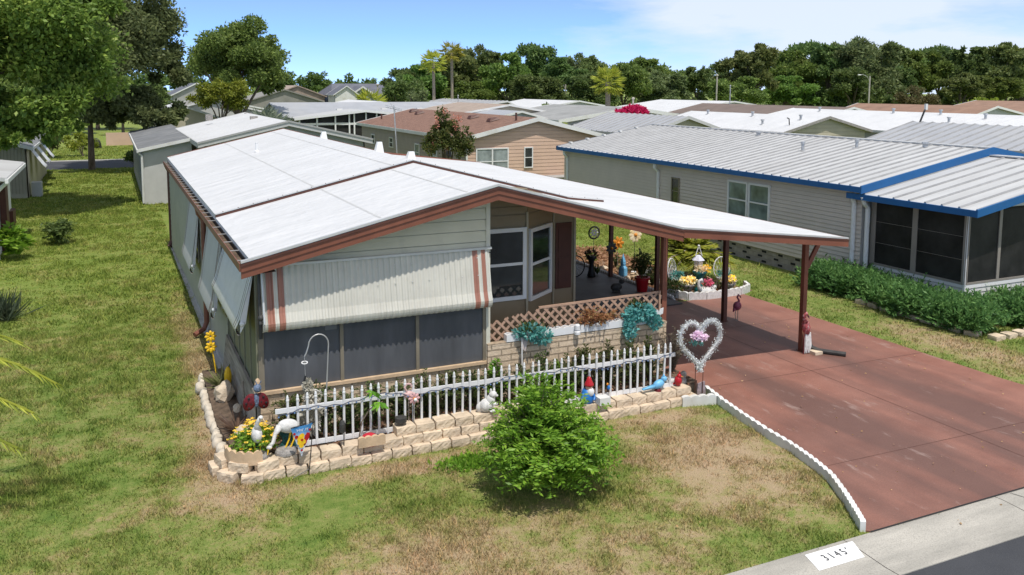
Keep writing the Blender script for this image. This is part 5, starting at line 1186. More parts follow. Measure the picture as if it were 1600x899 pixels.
m = MB(); m.tube([(19.97,18.5,2.85),(20.05,18.5,2.65),(20.2,18.5,2.5),(20.2,18.5,.1)],.07,8); part(B,'downspout',m,M_pvc)
# screened porch
w = MB(); lap_wall(w, [(0,.12),(3.12,.12),(3.12,.86),(0,.86)], (20.35,18.42,0),(0,-1,0),(-1,0,0),.125,.028); lap_wall(w, [(0,.12),(10.3,.12),(10.3,.86),(0,.86)], (20.35,15.3,0),(1,0,0),(0,-1,0),.125,.028); part(B,'porch_kneewall',w,M_nsidw)
w = MB(); w.box(20.36,15.33,.86,20.39,18.4,2.8); part(B,'porch_screen',w,M_nscreen)
w = MB(); w.box(20.4,15.31,.86,30.6,15.34,2.86); part(B,'porch_screen',w,M_nscreen)
w = MB(); w.poly([(20.39,15.31,2.8),(30.6,15.31,2.8),(25.5,15.31,3.75)]); part(B,'porch_gable',w,M_nsidw)
fr = MB()
for y in (18.40,16.95,15.33): fr.box(20.335,y-.085,.86,20.358,y+.085,2.9)
fr.box(20.33,15.3,.84,20.358,18.45,.90)
for z in (1.5,2.12): fr.box(20.354,15.3,z,20.359,18.4,z+.007)
x = 20.36
while x < 30: fr.box(x-.055,15.285,.86,x+.055,15.309,2.85); x += 1.25
fr.box(20.34,15.284,.84,30.6,15.308,.9)
part(B,'porch_frame',fr,pm('taupe porch frame',(.27,.24,.21),.05,4,.5))
m = MB(); m.box(20.31,15.27,.1,20.37,15.33,2.9); part(B,'corner_trim',m,M_pvc)
part(B,'porch_floor',MB().box(20.4,15.35,.0,30.5,18.6,.5),M_conc)
for x, y, h in ((23.2,24.4,.3),(24.2,22.8,.28)):
    z = bze+(bzr-bze)*(x-bx0)/(bxr-bx0); m = MB(); m.lathe((x,y,z), [(.14,0),(.06,.02),(.06,h-.05),(.085,h-.05),(.085,h+.03),(.02,h+.05)],10); part(B,'roof_vent',m,M_gal)
for x, y in ((24.9,28.8),(25.0,20.6)):
    z = bze+(bzr-bze)*(x-bx0)/(bxr-bx0); m = MB(); m.lathe((x,y,z), [(.09,0),(.09,.1),(.12,.12),(.12,.18)],8); part(B,'roof_vent',m,M_gal)
# juniper hedge and its stones
t = thing('juniper_hedge', (20,15.5,0), 'low spreading juniper hedge around the base of the screened porch', 'hedge')
A = []; cl = []
for k in range(125):
    u = random.random()
    if u < .62: y = random.uniform(13.9,19.7); x = random.uniform(19.0,20.1)-(.12 if y < 17 else -.1)
    else: x = random.uniform(19.4,25.5); y = random.uniform(13.6,15.0)
    cl.append((x,y))
for x, y in cl:
    for k in range(58):
        a = random.uniform(0,6.28); el = random.uniform(.0,1.15); l = random.uniform(.28,.5); b = np.array([x+random.gauss(0,.14), y+random.gauss(0,.16), random.uniform(.06,.5)])
        d = np.array([math.cos(a)*math.cos(el), math.sin(a)*math.cos(el), math.sin(el)]); tt = np.linspace(.1,1,7)[:,None]; P = b+tt*l*d
        for s in range(3): D = d*.7+RNG.normal(size=(7,3))*.45; A.append(leaves_arr(P, D*.11*(1.2-tt*.5), .33))
bulk('foliage', np.concatenate(A), 4, M_junip, t, (20,15.5,0))
m = MB()
for x, y in cl[::3]: m.tube([(x,y,0),(x+.1,y+.1,.25)],.03,5)
m.build('stem', M_trunk, t)
x, y = 19.05, 17.4; i = 0
while y > 13.7: put_stone(18.98,y,-.03,-math.pi/2+random.uniform(-.15,.15),SM[i%6],'tan stone in the low row along the foot of the juniper hedge','stones edging the juniper hedge'); y -= .43; i += 1
x = 19.2
while x < 24: put_stone(x,13.5,-.03,random.uniform(-.1,.1),SM[i%6],'tan stone in the low row along the foot of the juniper hedge','stones edging the juniper hedge'); x += .43; i += 1

# ------------------------------------------------------------------ generic gabled house (ridge along Y)
def gable(name, label, x0, x1, y0, y1, ze, zr, roofm, wallm, trimm, xr=None, oh=.3, th=.1, lap=None, rib=None, cat='house', group=None, z0=0., fd=.16, sidem=None):
    xr = (x0+x1)/2 if xr is None else xr
    h = thing(name, ((x0+x1)/2,(y0+y1)/2,0), label, cat, group)
    m = MB()
    for xe in (x0, x1):
        if rib: rib_roof(m, xe, ze, xr, zr, y0, y1, th, rib, rib=.05, rw=.05)
        else: m.hexa([(xe,y0,ze-th),(xr,y0,zr-th),(xr,y1,zr-th),(xe,y1,ze-th)],[(xe,y0,ze),(xr,y0,zr),(xr,y1,zr),(xe,y1,ze)])
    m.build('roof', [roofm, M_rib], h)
    f = MB()
    for ya, yb in ((y0-.04,y0+.002),(y1-.002,y1+.04)): edge_strip([(x0-.03,ze-.005),(xr,zr+.004),(x1+.03,ze-.005)],ya,yb,.03,-fd,f)
    f.box(x0-.05,y0,ze-fd,x0-.002,y1,ze-.005); f.box(x1+.002,y0,ze-fd,x1+.05,y1,ze-.005); f.build('fascia', trimm, h)
    wx0, wx1, wy0, wy1 = x0+oh, x1-oh, y0+oh, y1-oh; sl = (zr-ze)/(xr-x0); zw = ze+sl*oh-th-.02; sr = (zr-ze)/(x1-xr); zw2 = ze+sr*oh-th-.02
    fn = (lambda mb,P,p,d,n: lap_wall(mb,P,p,d,n,lap,.016)) if lap else (lambda mb,P,p,d,n: flat_wall(mb,P,p,d,n))
    m = MB(); fn(m,[(0,z0),(wx1-wx0,z0),(wx1-wx0,zw2),(xr-wx0,zr-th-.02),(0,zw)],(wx0,wy0,0),(1,0,0),(0,-1,0)); m.build('front_wall', wallm, h)
    m = MB(); flat_wall(m,[(0,z0),(wx1-wx0,z0),(wx1-wx0,zw2),(xr-wx0,zr-th-.02),(0,zw)],(wx0,wy1-.06,0),(1,0,0),(0,-1,0)); m.build('rear_wall', wallm, h)
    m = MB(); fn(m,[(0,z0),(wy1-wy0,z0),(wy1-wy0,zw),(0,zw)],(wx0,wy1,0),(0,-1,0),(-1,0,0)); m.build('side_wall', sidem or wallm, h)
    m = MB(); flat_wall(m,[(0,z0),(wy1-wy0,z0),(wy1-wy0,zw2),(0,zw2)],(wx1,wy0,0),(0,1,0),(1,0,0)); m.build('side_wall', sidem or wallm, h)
    return h
def vents(h, x0, xr, ze, zr, pts, mat=None, s=1.):
    for x, y in pts:
        z = ze+(zr-ze)*(x-x0)/(xr-x0); MB().lathe((x,y,z-.02), [(.12*s,0),(.07*s,.04*s),(.07*s,.25*s),(.11*s,.25*s),(.11*s,.33*s)],8).build('roof_vent', mat or M_gal, h)
# pink-tan house with brown shingles
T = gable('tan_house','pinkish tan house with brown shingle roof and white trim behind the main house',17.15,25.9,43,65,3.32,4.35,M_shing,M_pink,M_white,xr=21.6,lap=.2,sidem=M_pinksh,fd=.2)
window(T,(17.95,43.28,0),(1,0,0),(0,-1,0),1.95,1.42,2.72,M_pvc,M_glassb,.07,nv=(.5,),nh=(.42,)); window(T,(20.85,43.28,0),(1,0,0),(0,-1,0),.55,1.55,2.72,M_pvc,M_glass,.06)
window(T,(17.43,49.0,0),(0,-1,0),(-1,0,0),1.1,1.3,2.6,M_pvc,M_glassg,.07); window(T,(17.43,46.6,0),(0,-1,0),(-1,0,0),1.2,.6,2.6,M_pvc,M_glass,.07); window(T,(17.43,52,0),(0,-1,0),(-1,0,0),.9,1.4,2.5,M_pvc,M_glassg,.07); window(T,(17.43,57.5,0),(0,-1,0),(-1,0,0),.9,1.9,2.6,M_pvc,M_glass,.07); window(T,(17.43,62,0),(0,-1,0),(-1,0,0),.9,1.9,2.6,M_pvc,M_glass,.07)
for x, y in ((20.4,46.5),(20.6,50),(20.8,56),(20.5,60),(20.9,62.5)):
    z = 3.32+1.03*(x-17.15)/4.45; m = MB(); m.hexa([(x-.35,y-.3,z-.05),(x+.3,y-.3,z+.1),(x+.3,y+.3,z+.1),(x-.35,y+.3,z-.05)],[(x-.25,y-.2,z+.14),(x+.2,y-.2,z+.2),(x+.2,y+.2,z+.2),(x-.25,y+.2,z+.14)]); m.build('roof_vent', M_dbrown, T)
for x,y in ((18.5,63),(20.8,44.2)): MB().tube([(x,y,3.5),(x,y,4.6 if y<50 else 4.0)],.06,6).build('vent_pipe', M_dbrown, T)
MB().box(17.38,43.25,0,17.47,43.33,3.2).build('corner_trim', M_white, T)
t = tag(MB().box(22.2,43.0-.9,.3,23.3,43.2,1.05).box(22.15,42.05,1.052,23.35,43.2,1.09).build('air_conditioner', M_grey), 'grey air conditioner unit outside the pinkish tan house', 'air conditioner')
# grey house with white roof directly behind
G = gable('grey_house','grey house with low white membrane roof directly behind the main house',3.75,12.1,43,58,3.38,4.34,M_roof,M_grey,M_lgrey,xr=7.95,fd=.24)
m = MB(); edge_strip([(3.7,3.375),(7.95,4.345),(12.15,3.375)],42.92,42.955,.03,-.06,m); m.build('rake_cap', M_dbrown if False else M_grey, G)
m = MB(); 
for x,y in ((5.4,54.5),(7.4,50.5),(8.0,57)): m.box(x-.2,y-.15,4.0,x+.2,y+.15,4.35)
m.build('roof_debris', M_gstone, G)
A_ = thing('lean_to', (2.6,54,0), 'long grey low addition with dark flat roof on the left of the white-roofed house behind', 'outbuilding')
m = MB(); m.hexa([(1.25,47.2,2.72),(3.9,47.2,3.27),(3.9,66.5,3.27),(1.25,66.5,2.72)],[(1.25,47.2,2.84),(3.9,47.2,3.39),(3.9,66.5,3.39),(1.25,66.5,2.84)]); m.build('roof', M_greyflat, A_)
m = MB(); edge_strip([(1.22,2.835),(3.8,3.37)],47.14,47.2,.03,-.13,m); m.box(1.17,47.2,2.68,1.24,66.5,2.82); m.build('fascia', M_white, A_)
m = MB(); flat_wall(m,[(0,0),(2.3,0),(2.3,3.2),(0,2.75)],(1.5,47.5,0),(1,0,0),(0,-1,0)); m.build('front_wall', M_lgrey, A_)
m = MB(); m.box(1.46,47.52,0,1.52,66.3,2.74)
for i in range(14): m.box(1.41,47.9+i*1.35,0.,1.46,48.02+i*1.35,2.7)
m.build('side_wall', M_lgrey, A_)
m = MB()
for i in range(13): m.box(1.43,48.1+i*1.35,.6,1.459,49.15+i*1.35,2.4)
m.build('side_screen', M_nscreen, A_)
MB().tube([(1.22,47.3,2.7),(1.4,47.3,2.5),(1.4,47.38,.1)],.06,6).build('downspout', M_white, A_)
window(A_,(2.95,47.48,0),(1,0,0),(0,-1,0),.6,1.0,2.5,M_lgrey,M_glass,.05)
# left neighbours
S = gable('left_house','beige vertical-sided house at the left edge under the big tree',-10.5,-3.8,52.5,68,2.75,3.7,M_greyflat,M_tanwall,M_white,oh=.3)
m = MB()
for i in range(38): m.box(-10.15+i*.16,52.76,.25,-10.11+i*.16,52.79,2.7)
m.build('batten', pm('beige batten',(.33,.30,.23),.05,4,.6), S)
for y in (54.5,58,62):
    m, pr = awning_sheet((-4.08,y+1.6,0),(0,-1,0),(1,0,0),1.6,2.5,1.4,.7,.13,[],.004,.1); m.build('window_awning', M_pvc, S, smooth=True)
MB().box(-4.0,53.2,0,-3.5,53.9,.8).build('cooling_unit', M_lgrey, S)
S2 = thing('near_left_house', (-6.5,36,0), 'white roofed house corner at the left edge of the lawn with a dark wooden post', 'house')
m = MB(); m.hexa([(-3.2,33.2,2.82),(-9,33.2,3.4),(-9,43,3.4),(-3.2,40,2.82)],[(-3.2,33.2,2.94),(-9,33.2,3.52),(-9,43,3.52),(-3.2,40,2.94)]); m.build('roof', M_nroof, S2)
m = MB(); m.box(-3.25,33.1,2.76,-3.15,40,2.90); m.build('gutter', M_white, S2)
m = MB(); m.box(-9,33.6,0,-3.72,39.6,2.8); m.build('wall', M_white, S2)
MB().tube([(-3.2,33.7,2.78),(-3.4,33.7,2.6),(-3.66,33.7,2.3),(-3.66,33.7,.1)],.07,6).build('downspout', M_white, S2)
m = MB(); m.box(-3.7,35.6,0,-3.5,36.4,2.5); m.box(-3.6,37.2,0,-3.45,38.2,1.3); m.build('wooden_post', M_shutter, S2)
# ------------------------------------------------------------------ houses farther off
R1 = thing('screened_house', (22,92,0), 'grey roofed house with a wide gabled white screened carport', 'house')
m = MB(); m.hexa([(15.5,88,2.95),(36,88,2.95),(36,94.5,4.25),(15.5,94.5,4.25)],[(15.5,88,3.05),(36,88,3.05),(36,94.5,4.35),(15.5,94.5,4.35)]); m.hexa([(15.5,101,2.95),(36,101,2.95),(36,94.5,4.25),(15.5,94.5,4.25)],[(15.5,101,3.05),(36,101,3.05),(36,94.5,4.35),(15.5,94.5,4.35)]); m.build('roof', M_nroof2, R1)
m = MB()
m.hexa([(16.2,84.5,2.88),(23.2,84.5,3.62),(23.2,91,3.62),(16.2,91,2.88)],[(16.2,84.5,2.98),(23.2,84.5,3.72),(23.2,91,3.72),(16.2,91,2.98)]); m.hexa([(30.4,84.5,2.88),(23.2,84.5,3.62),(23.2,91,3.62),(30.4,91,2.88)],[(30.4,84.5,2.98),(23.2,84.5,3.72),(23.2,91,3.72),(30.4,91,2.98)]); m.build('carport_roof', M_nroof, R1)
m = MB(); edge_strip([(16.15,2.98),(23.2,3.73),(30.45,2.98)],84.4,84.5,.03,-.2,m); m.box(16.6,84.8,2.28,30,84.9,2.5)
for x in (16.7,18.4,20.2,21.6,22.1,23.3,24.4,25.5,27,28.6,30): m.box(x-.07,84.75,.0,x+.07,84.88,2.9+.09*(7-abs(x-23.2)))
m.build('screen_frame', M_pvc, R1)
m = MB(); m.hexa([(16.6,84.95,.0),(30,84.95,.0),(30,85,.0),(16.6,85,.0)],[(16.6,84.95,2.3),(30,84.95,2.3),(30,85,2.3),(16.6,85,2.3)]); m.prism([(16.6,84.96,2.5),(30,84.96,2.5),(30,84.96,2.9),(23.2,84.96,3.5),(16.6,84.96,2.9)],(0,.04,0)); m.build('screen', M_nscreen, R1)
m = MB(); m.box(15.9,88.4,0,35.6,100.6,2.95); m.prism([(15.9,88.4,2.95),(15.9,94.5,4.2),(15.9,100.6,2.95)],(.05,0,0)); m.build('wall', M_lgrey, R1)
for x,y in ((22,90.5),(27,91),(31,91)): MB().box(x-.3,y-.2,3.3,x+.3,y+.2,3.75).build('roof_vent', M_white, R1)
W1 = gable('white_roof_house','white membrane roofed house with a cream gable behind the blue-trimmed house',37.9,45.3,41.5,56,3.31,4.24,M_roof,M_tanwall,M_gstone,xr=41.6,lap=.25,fd=.14)
vents(W1,37.9,41.6,3.31,4.24,((40.9,53),(40.9,48),(39.2,45),(40.6,43)),M_gal,1.1)
MB().tube([(39.3,42.6,3.7),(39.25,42.6,4.1),(39.1,42.6,4.15)],.04,6).build('goose_neck', M_iron, W1)
W2 = gable('white_roof_house','long white roofed house at the right beyond the cream gable',46.8,58,34,57,3.25,4.35,M_roof,M_lgrey,M_white,xr=53)
vents(W2,46.8,53,3.25,4.35,((52,53),(52.3,46),(52.3,42),(51.5,38),(50,39.5)),M_gal,1.2)
N3 = gable('ribbed_roof_house','grey ribbed metal roofed house at the right edge behind the blue-trimmed one',34.4,41.2,13,32,3.45,4.32,M_nroof2,M_nsid,M_lgrey,rib=.6)
MB().tube([(37.8,31.6,4.2),(37.9,31.4,4.9),(38.0,31.4,5.0)],.05,6).build('mast', M_iron, N3); MB().box(37.93,31.35,4.95,38.07,31.45,5.25).build('antenna_head', M_white, N3)
MB().lathe((36.2,22.6,3.85),[(.3,0),(.3,.06),(.16,.08),(.16,.2),(.3,.22),(.3,.32)],10).build('roof_turbine', M_gal, N3)
C1 = gable('ribbed_roof_house','grey ribbed roofed house between the tan house and the white roof',30.2,37.2,45.6,55.5,3.1,4.2,M_nroof2,M_tanwall,M_lgrey,rib=.7)
# ------------------------------------------------------------------ trees
def crown_arr(c, rad, nclump, nleaf, size, rng, flat=.75, gap=.0, w=.55):
    """clumped crown: clump centres over an ellipsoid, leaves on each clump shell"""
    d = rng.normal(size=(nclump,3)); d /= np.linalg.norm(d,axis=1,keepdims=True); d[:,2] = np.where(d[:,2] < -.35, -d[:,2]*.6, d[:,2])
    cc = np.array(c)+d*(rng.uniform(.40,1.10,(nclump,1)))*np.array(rad)
    cr = np.mean(rad[:2])*rng.uniform(.11,.34,nclump); A = []
    wts = cr**2/np.sum(cr**2)
    for i in range(nclump):
        n = max(8,int(nleaf*wts[i])); q = rng.normal(size=(n,3)); q /= np.linalg.norm(q,axis=1,keepdims=True); r = rng.random((n,1))**.45
        P = cc[i]+q*r*cr[i]*np.array([1,1,flat])*(1+.25*rng.normal(size=(n,1))*.5)
        D = q*.5+rng.normal(size=(n,3))*.7; D[:,2] -= .05; D /= np.linalg.norm(D,axis=1,keepdims=True)+1e-9
        A.append(leaves_arr(P, D*size*rng.uniform(.55,1.35,(n,1)), w, rng))
    return np.concatenate(A), cc
def tree(name, loc, zc, rad, th, mat, label, cat='tree', group=None, off=(0,0), nclump=40, nleaf=9000, size=.4, seed=1, trunkr=.22, flat=.75, limbs=9, extra=None):
    rng = np.random.default_rng(seed); rnd = random.Random(seed); t = thing(name, loc, label, cat, group); x, y, z = loc
    A, cc = crown_arr((x+off[0],y+off[1],z+zc), rad, nclump, nleaf, size, rng, flat)
    if extra is not None: A = np.concatenate([A]+[crown_arr(*e, rng, flat)[0] for e in extra])
    bulk('crown', A, 4, mat, t, loc); m = MB(); top = Vector((x+rnd.uniform(-.2,.2), y, z+th))
    m.tube([(x,y,z-.05),(x+rnd.uniform(-.05,.05),y,z+th*.5),top],[trunkr*1.25,trunkr,trunkr*.8],9)
    for k in range(limbs):
        e = Vector(cc[k*len(cc)//limbs]); mid = top.lerp(e,.5)+Vector((rnd.uniform(-.3,.3),rnd.uniform(-.3,.3),rnd.uniform(-.1,.5)))
        m.tube([top-Vector((0,0,.15)),mid,e],[trunkr*.55,trunkr*.35,trunkr*.1],6)
    m.build('trunk', M_trunk, t); return t
tree('shade_tree',(-7.6,47.5,0),7.6,(4.6,4.2,4.8),2.6,M_lime,'big sunlit yellow-green tree overhanging the beige house at the left edge',nclump=150,nleaf=95000,size=.24,seed=3,trunkr=.28,limbs=3,off=(2.7,-1),
     extra=[((-.9,45.5,9.2),(1.7,1.6,1.5),16,6500,.24),((-2.0,45,11.2),(1.9,1.8,1.5),16,6500,.24),((-6.5,45,11.6),(2.2,1.8,1.5),16,6500,.24),((-7.5,45,6.2),(2.2,1.8,2.2),18,8000,.24),((-3.0,45.5,4.6),(2.4,2.0,1.7),24,11000,.24),((-5.8,45.5,4.0),(2.2,1.8,1.8),20,9000,.24),((-1.2,45.8,6.4),(1.9,2,2.0),20,9000,.25),((-4.1,45.2,3.9),(2.1,1.6,1.3),20,9000,.24),((-2.1,45.4,5.0),(1.2,1.4,1.3),12,4500,.24)])
tree('oak_tree',(-1.3,69.0,0),8.8,(4.4,4.6,5.4),4.2,M_darkl,'tall dark grey-green oak rising behind the sunlit tree on the left',nclump=130,nleaf=85000,size=.28,seed=5,trunkr=.2,flat=.9,off=(1.9,-1),
     extra=[((2.6,66.5,4.0),(2.7,1.7,1.9),30,16000,.28),((-.4,67.3,4.2),(2.8,2,1.8),28,14000,.28),((4.2,67.5,6.6),(1.6,1.6,2.2),14,7000,.28)])
tree('oak_tree',(11.6,88,0),8.0,(4.2,4.2,4.2),3.0,M_oak2,'dense round green tree behind the dark flat-roofed addition',nclump=100,nleaf=60000,size=.32,seed=9,trunkr=.3,extra=[((14.8,88,6.2),(1.7,1.6,1.8),10,3500,.3)])
tree('yellow_green_tree',(9.0,80.5,0),5.0,(2.4,2.2,2.2),2.3,M_yelg,'small yellow-green tree in front of the dense round green tree',nclump=34,nleaf=12000,size=.24,seed=11,trunkr=.14)
# crape myrtle
ct = thing('crape_myrtle',(15.3,41,0),'crape myrtle with pink blossom in front of the pinkish tan house','tree')
rng = np.random.default_rng(4); A, cc = crown_arr((15.35,41,3.2),(1.15,1.0,1.4),44,7000,.15,rng,1.); bulk('crown',A,4,M_crape,ct,(15.3,41,0))
B_ = [cluster((15.35+random.uniform(-.8,.8),40.7+random.uniform(-.5,.3),3.9+random.uniform(-.9,1.0)),(.1,.1,.22),34,.10,.6) for k in range(9)]; bulk('blossom',np.concatenate(B_),4,M_crapef,ct,(15.3,41,0))
m = MB()
for k in range(6): m.tube([(15.3,41,0),(15.3+random.uniform(-.4,.4),41+random.uniform(-.3,.3),1.6),(15.35+random.uniform(-.9,.9),41+random.uniform(-.5,.5),3.6)],[.07,.05,.02],6)
m.build('trunk',M_trunk,ct)
# treeline prototypes
protos = []
M_oak3 = leafm('olive leaves', (.075,.10,.032), (.155,.185,.06), (.235,.255,.09)); M_oak4 = leafm('fresh leaves', (.07,.12,.028), (.14,.215,.045), (.22,.29,.065))
for k, (mat, rad, zc, ncl, nl, ex) in enumerate(((M_oak,(5.2,5.0,5.0),5.9,46,13000,[((2.6,1,9.6),(2.0,2,1.6),9,1500,.6),((-2.8,0,8.6),(1.8,2,1.8),8,1300,.6)]),
        (M_oak4,(4.2,4.2,5.4),5.6,34,10500,[((-1,0,10.2),(1.5,1.5,1.4),7,1000,.6),((2.6,0,7.8),(1.9,1.6,1.5),7,1100,.6)]),
        (M_oak2,(6.0,5.0,4.2),6.2,44,12500,[((3.4,0,8.8),(2.2,2,1.5),8,1300,.6),((-1.4,1,9.9),(2.2,2,1.2),8,1200,.6)]),
        (M_oak3,(3.6,3.6,5.2),6.0,26,8500,[((1,0,10.4),(1.2,1.2,1.2),6,700,.55),((-2.6,0,6.6),(1.4,1.4,1.6),6,800,.6)]),
        (M_darkl,(5.0,5.0,5.2),5.8,50,13000,[((-2.9,1,9.3),(2.1,2,1.7),9,1400,.6),((3,-1,7.4),(2.2,2,1.6),9,1400,.6)]),
        (M_oak,(3.9,3.9,4.6),6.4,24,7500,[((1.8,0,9.9),(1.6,1.4,1.1),7,900,.55),((-1.6,0,10.3),(1.2,1.2,.9),6,700,.55),((0,0,2.4),(4.2,3.6,2.2),14,3000,.6)]))):
    t = tree('line_tree',(0,0,0),zc,rad,3.2,mat,'x','tree','trees of the long treeline beyond the rooftops',nclump=ncl,nleaf=int(nl*1.5),size=.50,seed=30+k,trunkr=.26,flat=.7,limbs=9,extra=ex); protos.append(t)
TL = [(49.4,150,8.8),(46.8,135,9.8),(59.2,160,11.6),(55.1,142,12.1),(70.3,170,13.9),(65.4,150,12.3),(63.5,138,12.1),(81.8,165,14.3),(79.0,150,11.6),(97.1,175,12.9),(81.3,140,11.4),(80.7,128,10.4),(99.1,150,12.0),(114.2,165,10.3),(130.4,180,9.8),(112.7,150,10.3),(129.5,165,10.8),(106.4,130,12.4),(106.9,125,13.4),(133.7,150,13.7),(129.5,140,14.0),(153.5,160,16.2),(135.0,135,14.7),(155.8,150,16.7),(137.8,128,15.0),(162.1,145,15.8),(185.1,160,15.7),(167.4,140,14.6),(204.0,165,16.6),(191.9,150,14.5),(177.2,135,15.2),(217.4,160,14.3),(175.6,125,15.3),(202.3,140,16.2),
      (52,128,7),(60,122,7.5),(72,124,8),(74,133,9),(90,130,8.5),(92,138,9.5),(100,122,8),(118,128,8.5),(124,136,10),(128,122,9.5),(146,126,10),(152,136,11),(160,124,9),(168,124,9),(184,128,10.5),(196,130,10),(210,140,12),(220,150,13)]
LBL = ['dark green tree in the left part of the long treeline, near the two tall palms','dark green tree in the middle of the long treeline, behind the single palm','dark green tree in the right part of the long treeline, around the street lamp']
for i, (x, y, zt) in enumerate(TL):
    p = protos[(i*5+i//6)%6] if i >= 6 else protos[i]; o = p if i < 6 else copy_tree(p); s = zt/11.1
    o.location = (x,y,0); sx = s*random.uniform(.85,1.15) if zt > 9 else s*1.35
    o.scale = (sx,sx,s); o.rotation_euler = (0,0,random.uniform(0,6.28)); u = x/y
    o['label'] = LBL[0] if u < .52 else (LBL[1] if u < .82 else LBL[2])
for i, (x, y, s) in enumerate(((-5.5,122,.8),(-12,128,.9),(1.5,118,.62),(-1.5,134,.85),(5.5,126,.7),(-20,126,.9))):
    o = copy_tree(protos[(i+1)%6]); o.location = (x,y,0); o.scale = (s*1.1,s*1.1,s*.8); o.rotation_euler = (0,0,i*1.3)
    o['label'] = 'green tree beyond the back street, seen under the big trees at the left'; o['group'] = 'trees beyond the back street'
P_ = []; rng = np.random.default_rng(78)
for x in np.arange(40,250,5.): P_.append(crown_arr((x,178+rng.uniform(-4,4),1.6),(4,3,2.4*rng.uniform(.7,1.3)),10,500,.7,rng,.8)[0])
struct(bulk('undergrowth',np.concatenate(P_),4,M_oak),'stuff')
P_ = []; rng = np.random.default_rng(77)
for x in np.arange(-90,135,4.2):
    h = 10.2 if x < 62 else (9.6 if x < 80 else 8.2); h *= rng.uniform(.88,1.08); P_.append(crown_arr((x,300+rng.uniform(-6,6),h*.55),(4,4,h*.5),14,700,1.3,rng,1.)[0])
struct(bulk('distant_wood',np.concatenate(P_),4,M_oak),'stuff')
tree('line_shrub',(150,112,0),2.6,(5,3,2.4),1,M_yelg,'rounded bright yellow-green bush in front of the right treeline',nclump=26,nleaf=3500,size=.45,seed=50,trunkr=.15)
tree('line_shrub',(134,112,0),3.4,(4.5,3,3.4),1,leafm('olive brown leaves',(.08,.075,.03),(.14,.13,.05),(.2,.17,.08)),'olive brown bushy tree just right of the street lamp',nclump=26,nleaf=3500,size=.45,seed=51,trunkr=.15)
tree('line_shrub',(47.5,92,0),2.2,(2.0,1.6,2.0),.8,M_oak2,'small round green bush beside the cream gable of a far grey-roofed house',nclump=16,nleaf=2000,size=.3,seed=52,trunkr=.1)
tree('line_shrub',(34.2,70,0),1.4,(1.3,1.2,1.1),.6,M_oak2,'small green bush under the white fascia of the flat grey roof',nclump=12,nleaf=1500,size=.25,seed=53,trunkr=.1)
tree('line_shrub',(32.0,58.5,0),2.3,(.9,.9,.9),1.2,M_yelg,'small light green shrub beside the grey ribbed roof',nclump=10,nleaf=700,size=.22,seed=54,trunkr=.08)
tree('line_tree',(41.5,130,0),4.2,(3.4,3,3.4),1.5,M_oak,'dark round tree beside the blue-grey gabled house',nclump=24,nleaf=4000,size=.45,seed=55)
tree('line_tree',(37,110,0),3.6,(2.2,2,1.8),1.5,M_darkl,'small grey-green tree in front of the far tan house',nclump=18,nleaf=2500,size=.35,seed=56)
bo = tree('bougainvillea',(38.7,60,0),3.7,(1.5,1.2,1.05),.8,M_bougf,'magenta bougainvillea bush glowing among the rooftops',cat='bush',nclump=24,nleaf=3800,size=.28,seed=57,trunkr=.1)
tree('garden_shrub',(1.55,66.8,0),1.0,(.7,.7,.9),.4,M_oak,'dark round shrub at the far corner of the grey addition',cat='shrub',nclump=10,nleaf=900,size=.2,seed=58,trunkr=.05)
for x,y,s in ((-4.6,82,1.3),(-2.2,83,1.1),(-6.5,82,1.4)):
    tree('flowering_shrub',(x,y,0),.9*s,(1.5*s,1*s,.9*s),.3,M_yelg if s<1.2 else M_crape,'yellowish shrub across the back street' if s<1.2 else 'brownish flowering shrub across the back street','shrub','shrubs across the back street',nclump=12,nleaf=1200,size=.25,seed=int(60+s*10),trunkr=.05)
# palms
def fan_palm(name, x, y, h, r, mat, label, tr=.16, n=46, seed=1, skirt=True):
    rng = np.random.default_rng(seed); t = thing(name,(x,y,0),label,'palm'); A = []
    for i in range(n):
        a = rng.uniform(0,2*np.pi); el = rng.uniform(-.75,1.25); l = r*rng.uniform(.45,.62); d = np.array([math.cos(a)*math.cos(el),math.sin(a)*math.cos(el),math.sin(el)]); b = np.array([x,y,h])+d*l
        s = np.cross(d,[0,0,1.]); s /= np.linalg.norm(s)+1e-6
        for k in range(9):
            f = (k-4)/4*1.25; D = (d*math.cos(f)+s*math.sin(f))*r*.52*(1-.12*abs(f)); D[2] -= .22*r*abs(f)*.4+.05; A.append(leaves_arr(b[None],D[None],.16,rng))
        A.append(leaves_arr(np.array([[x,y,h]]),(d*l)[None],.06,rng))
    bulk('fronds',np.concatenate(A),4,mat,t,(x,y,h)); m = MB(); m.tube([(x,y,-.05),(x+.05,y,h*.5),(x,y,h)],[tr*1.2,tr,tr*.95],9); m.build('trunk',M_ptrunk,t); return t
fan_palm('fan_palm',42.4,118,9.4,2.2,M_palmy,'tall slim palm, the shorter of the pair in front of the treeline',.22,seed=1); fan_palm('fan_palm',47.5,124,11.2,2.3,M_palmy,'tall slim palm, the taller of the pair in front of the treeline',.22,seed=2)
fan_palm('cabbage_palm',48.45,80,6.6,2.0,M_palm,'stout yellow-green cabbage palm standing alone in front of the treeline',.28,70,seed=3)
fan_palm('silver_palm',12.0,76,2.4,2.2,M_palmg,'silvery fan palm beside the dense round green tree',.25,50,seed=4); fan_palm('silver_palm',13.6,79,2.0,1.9,M_palmg,'pale fan palm left of the screened carport roof',.22,40,seed=5)
fan_palm('cabbage_palm',33.5,120,3.2,3.0,M_palm,'low bushy palm in front of the blue-grey gabled house',.3,50,seed=6)
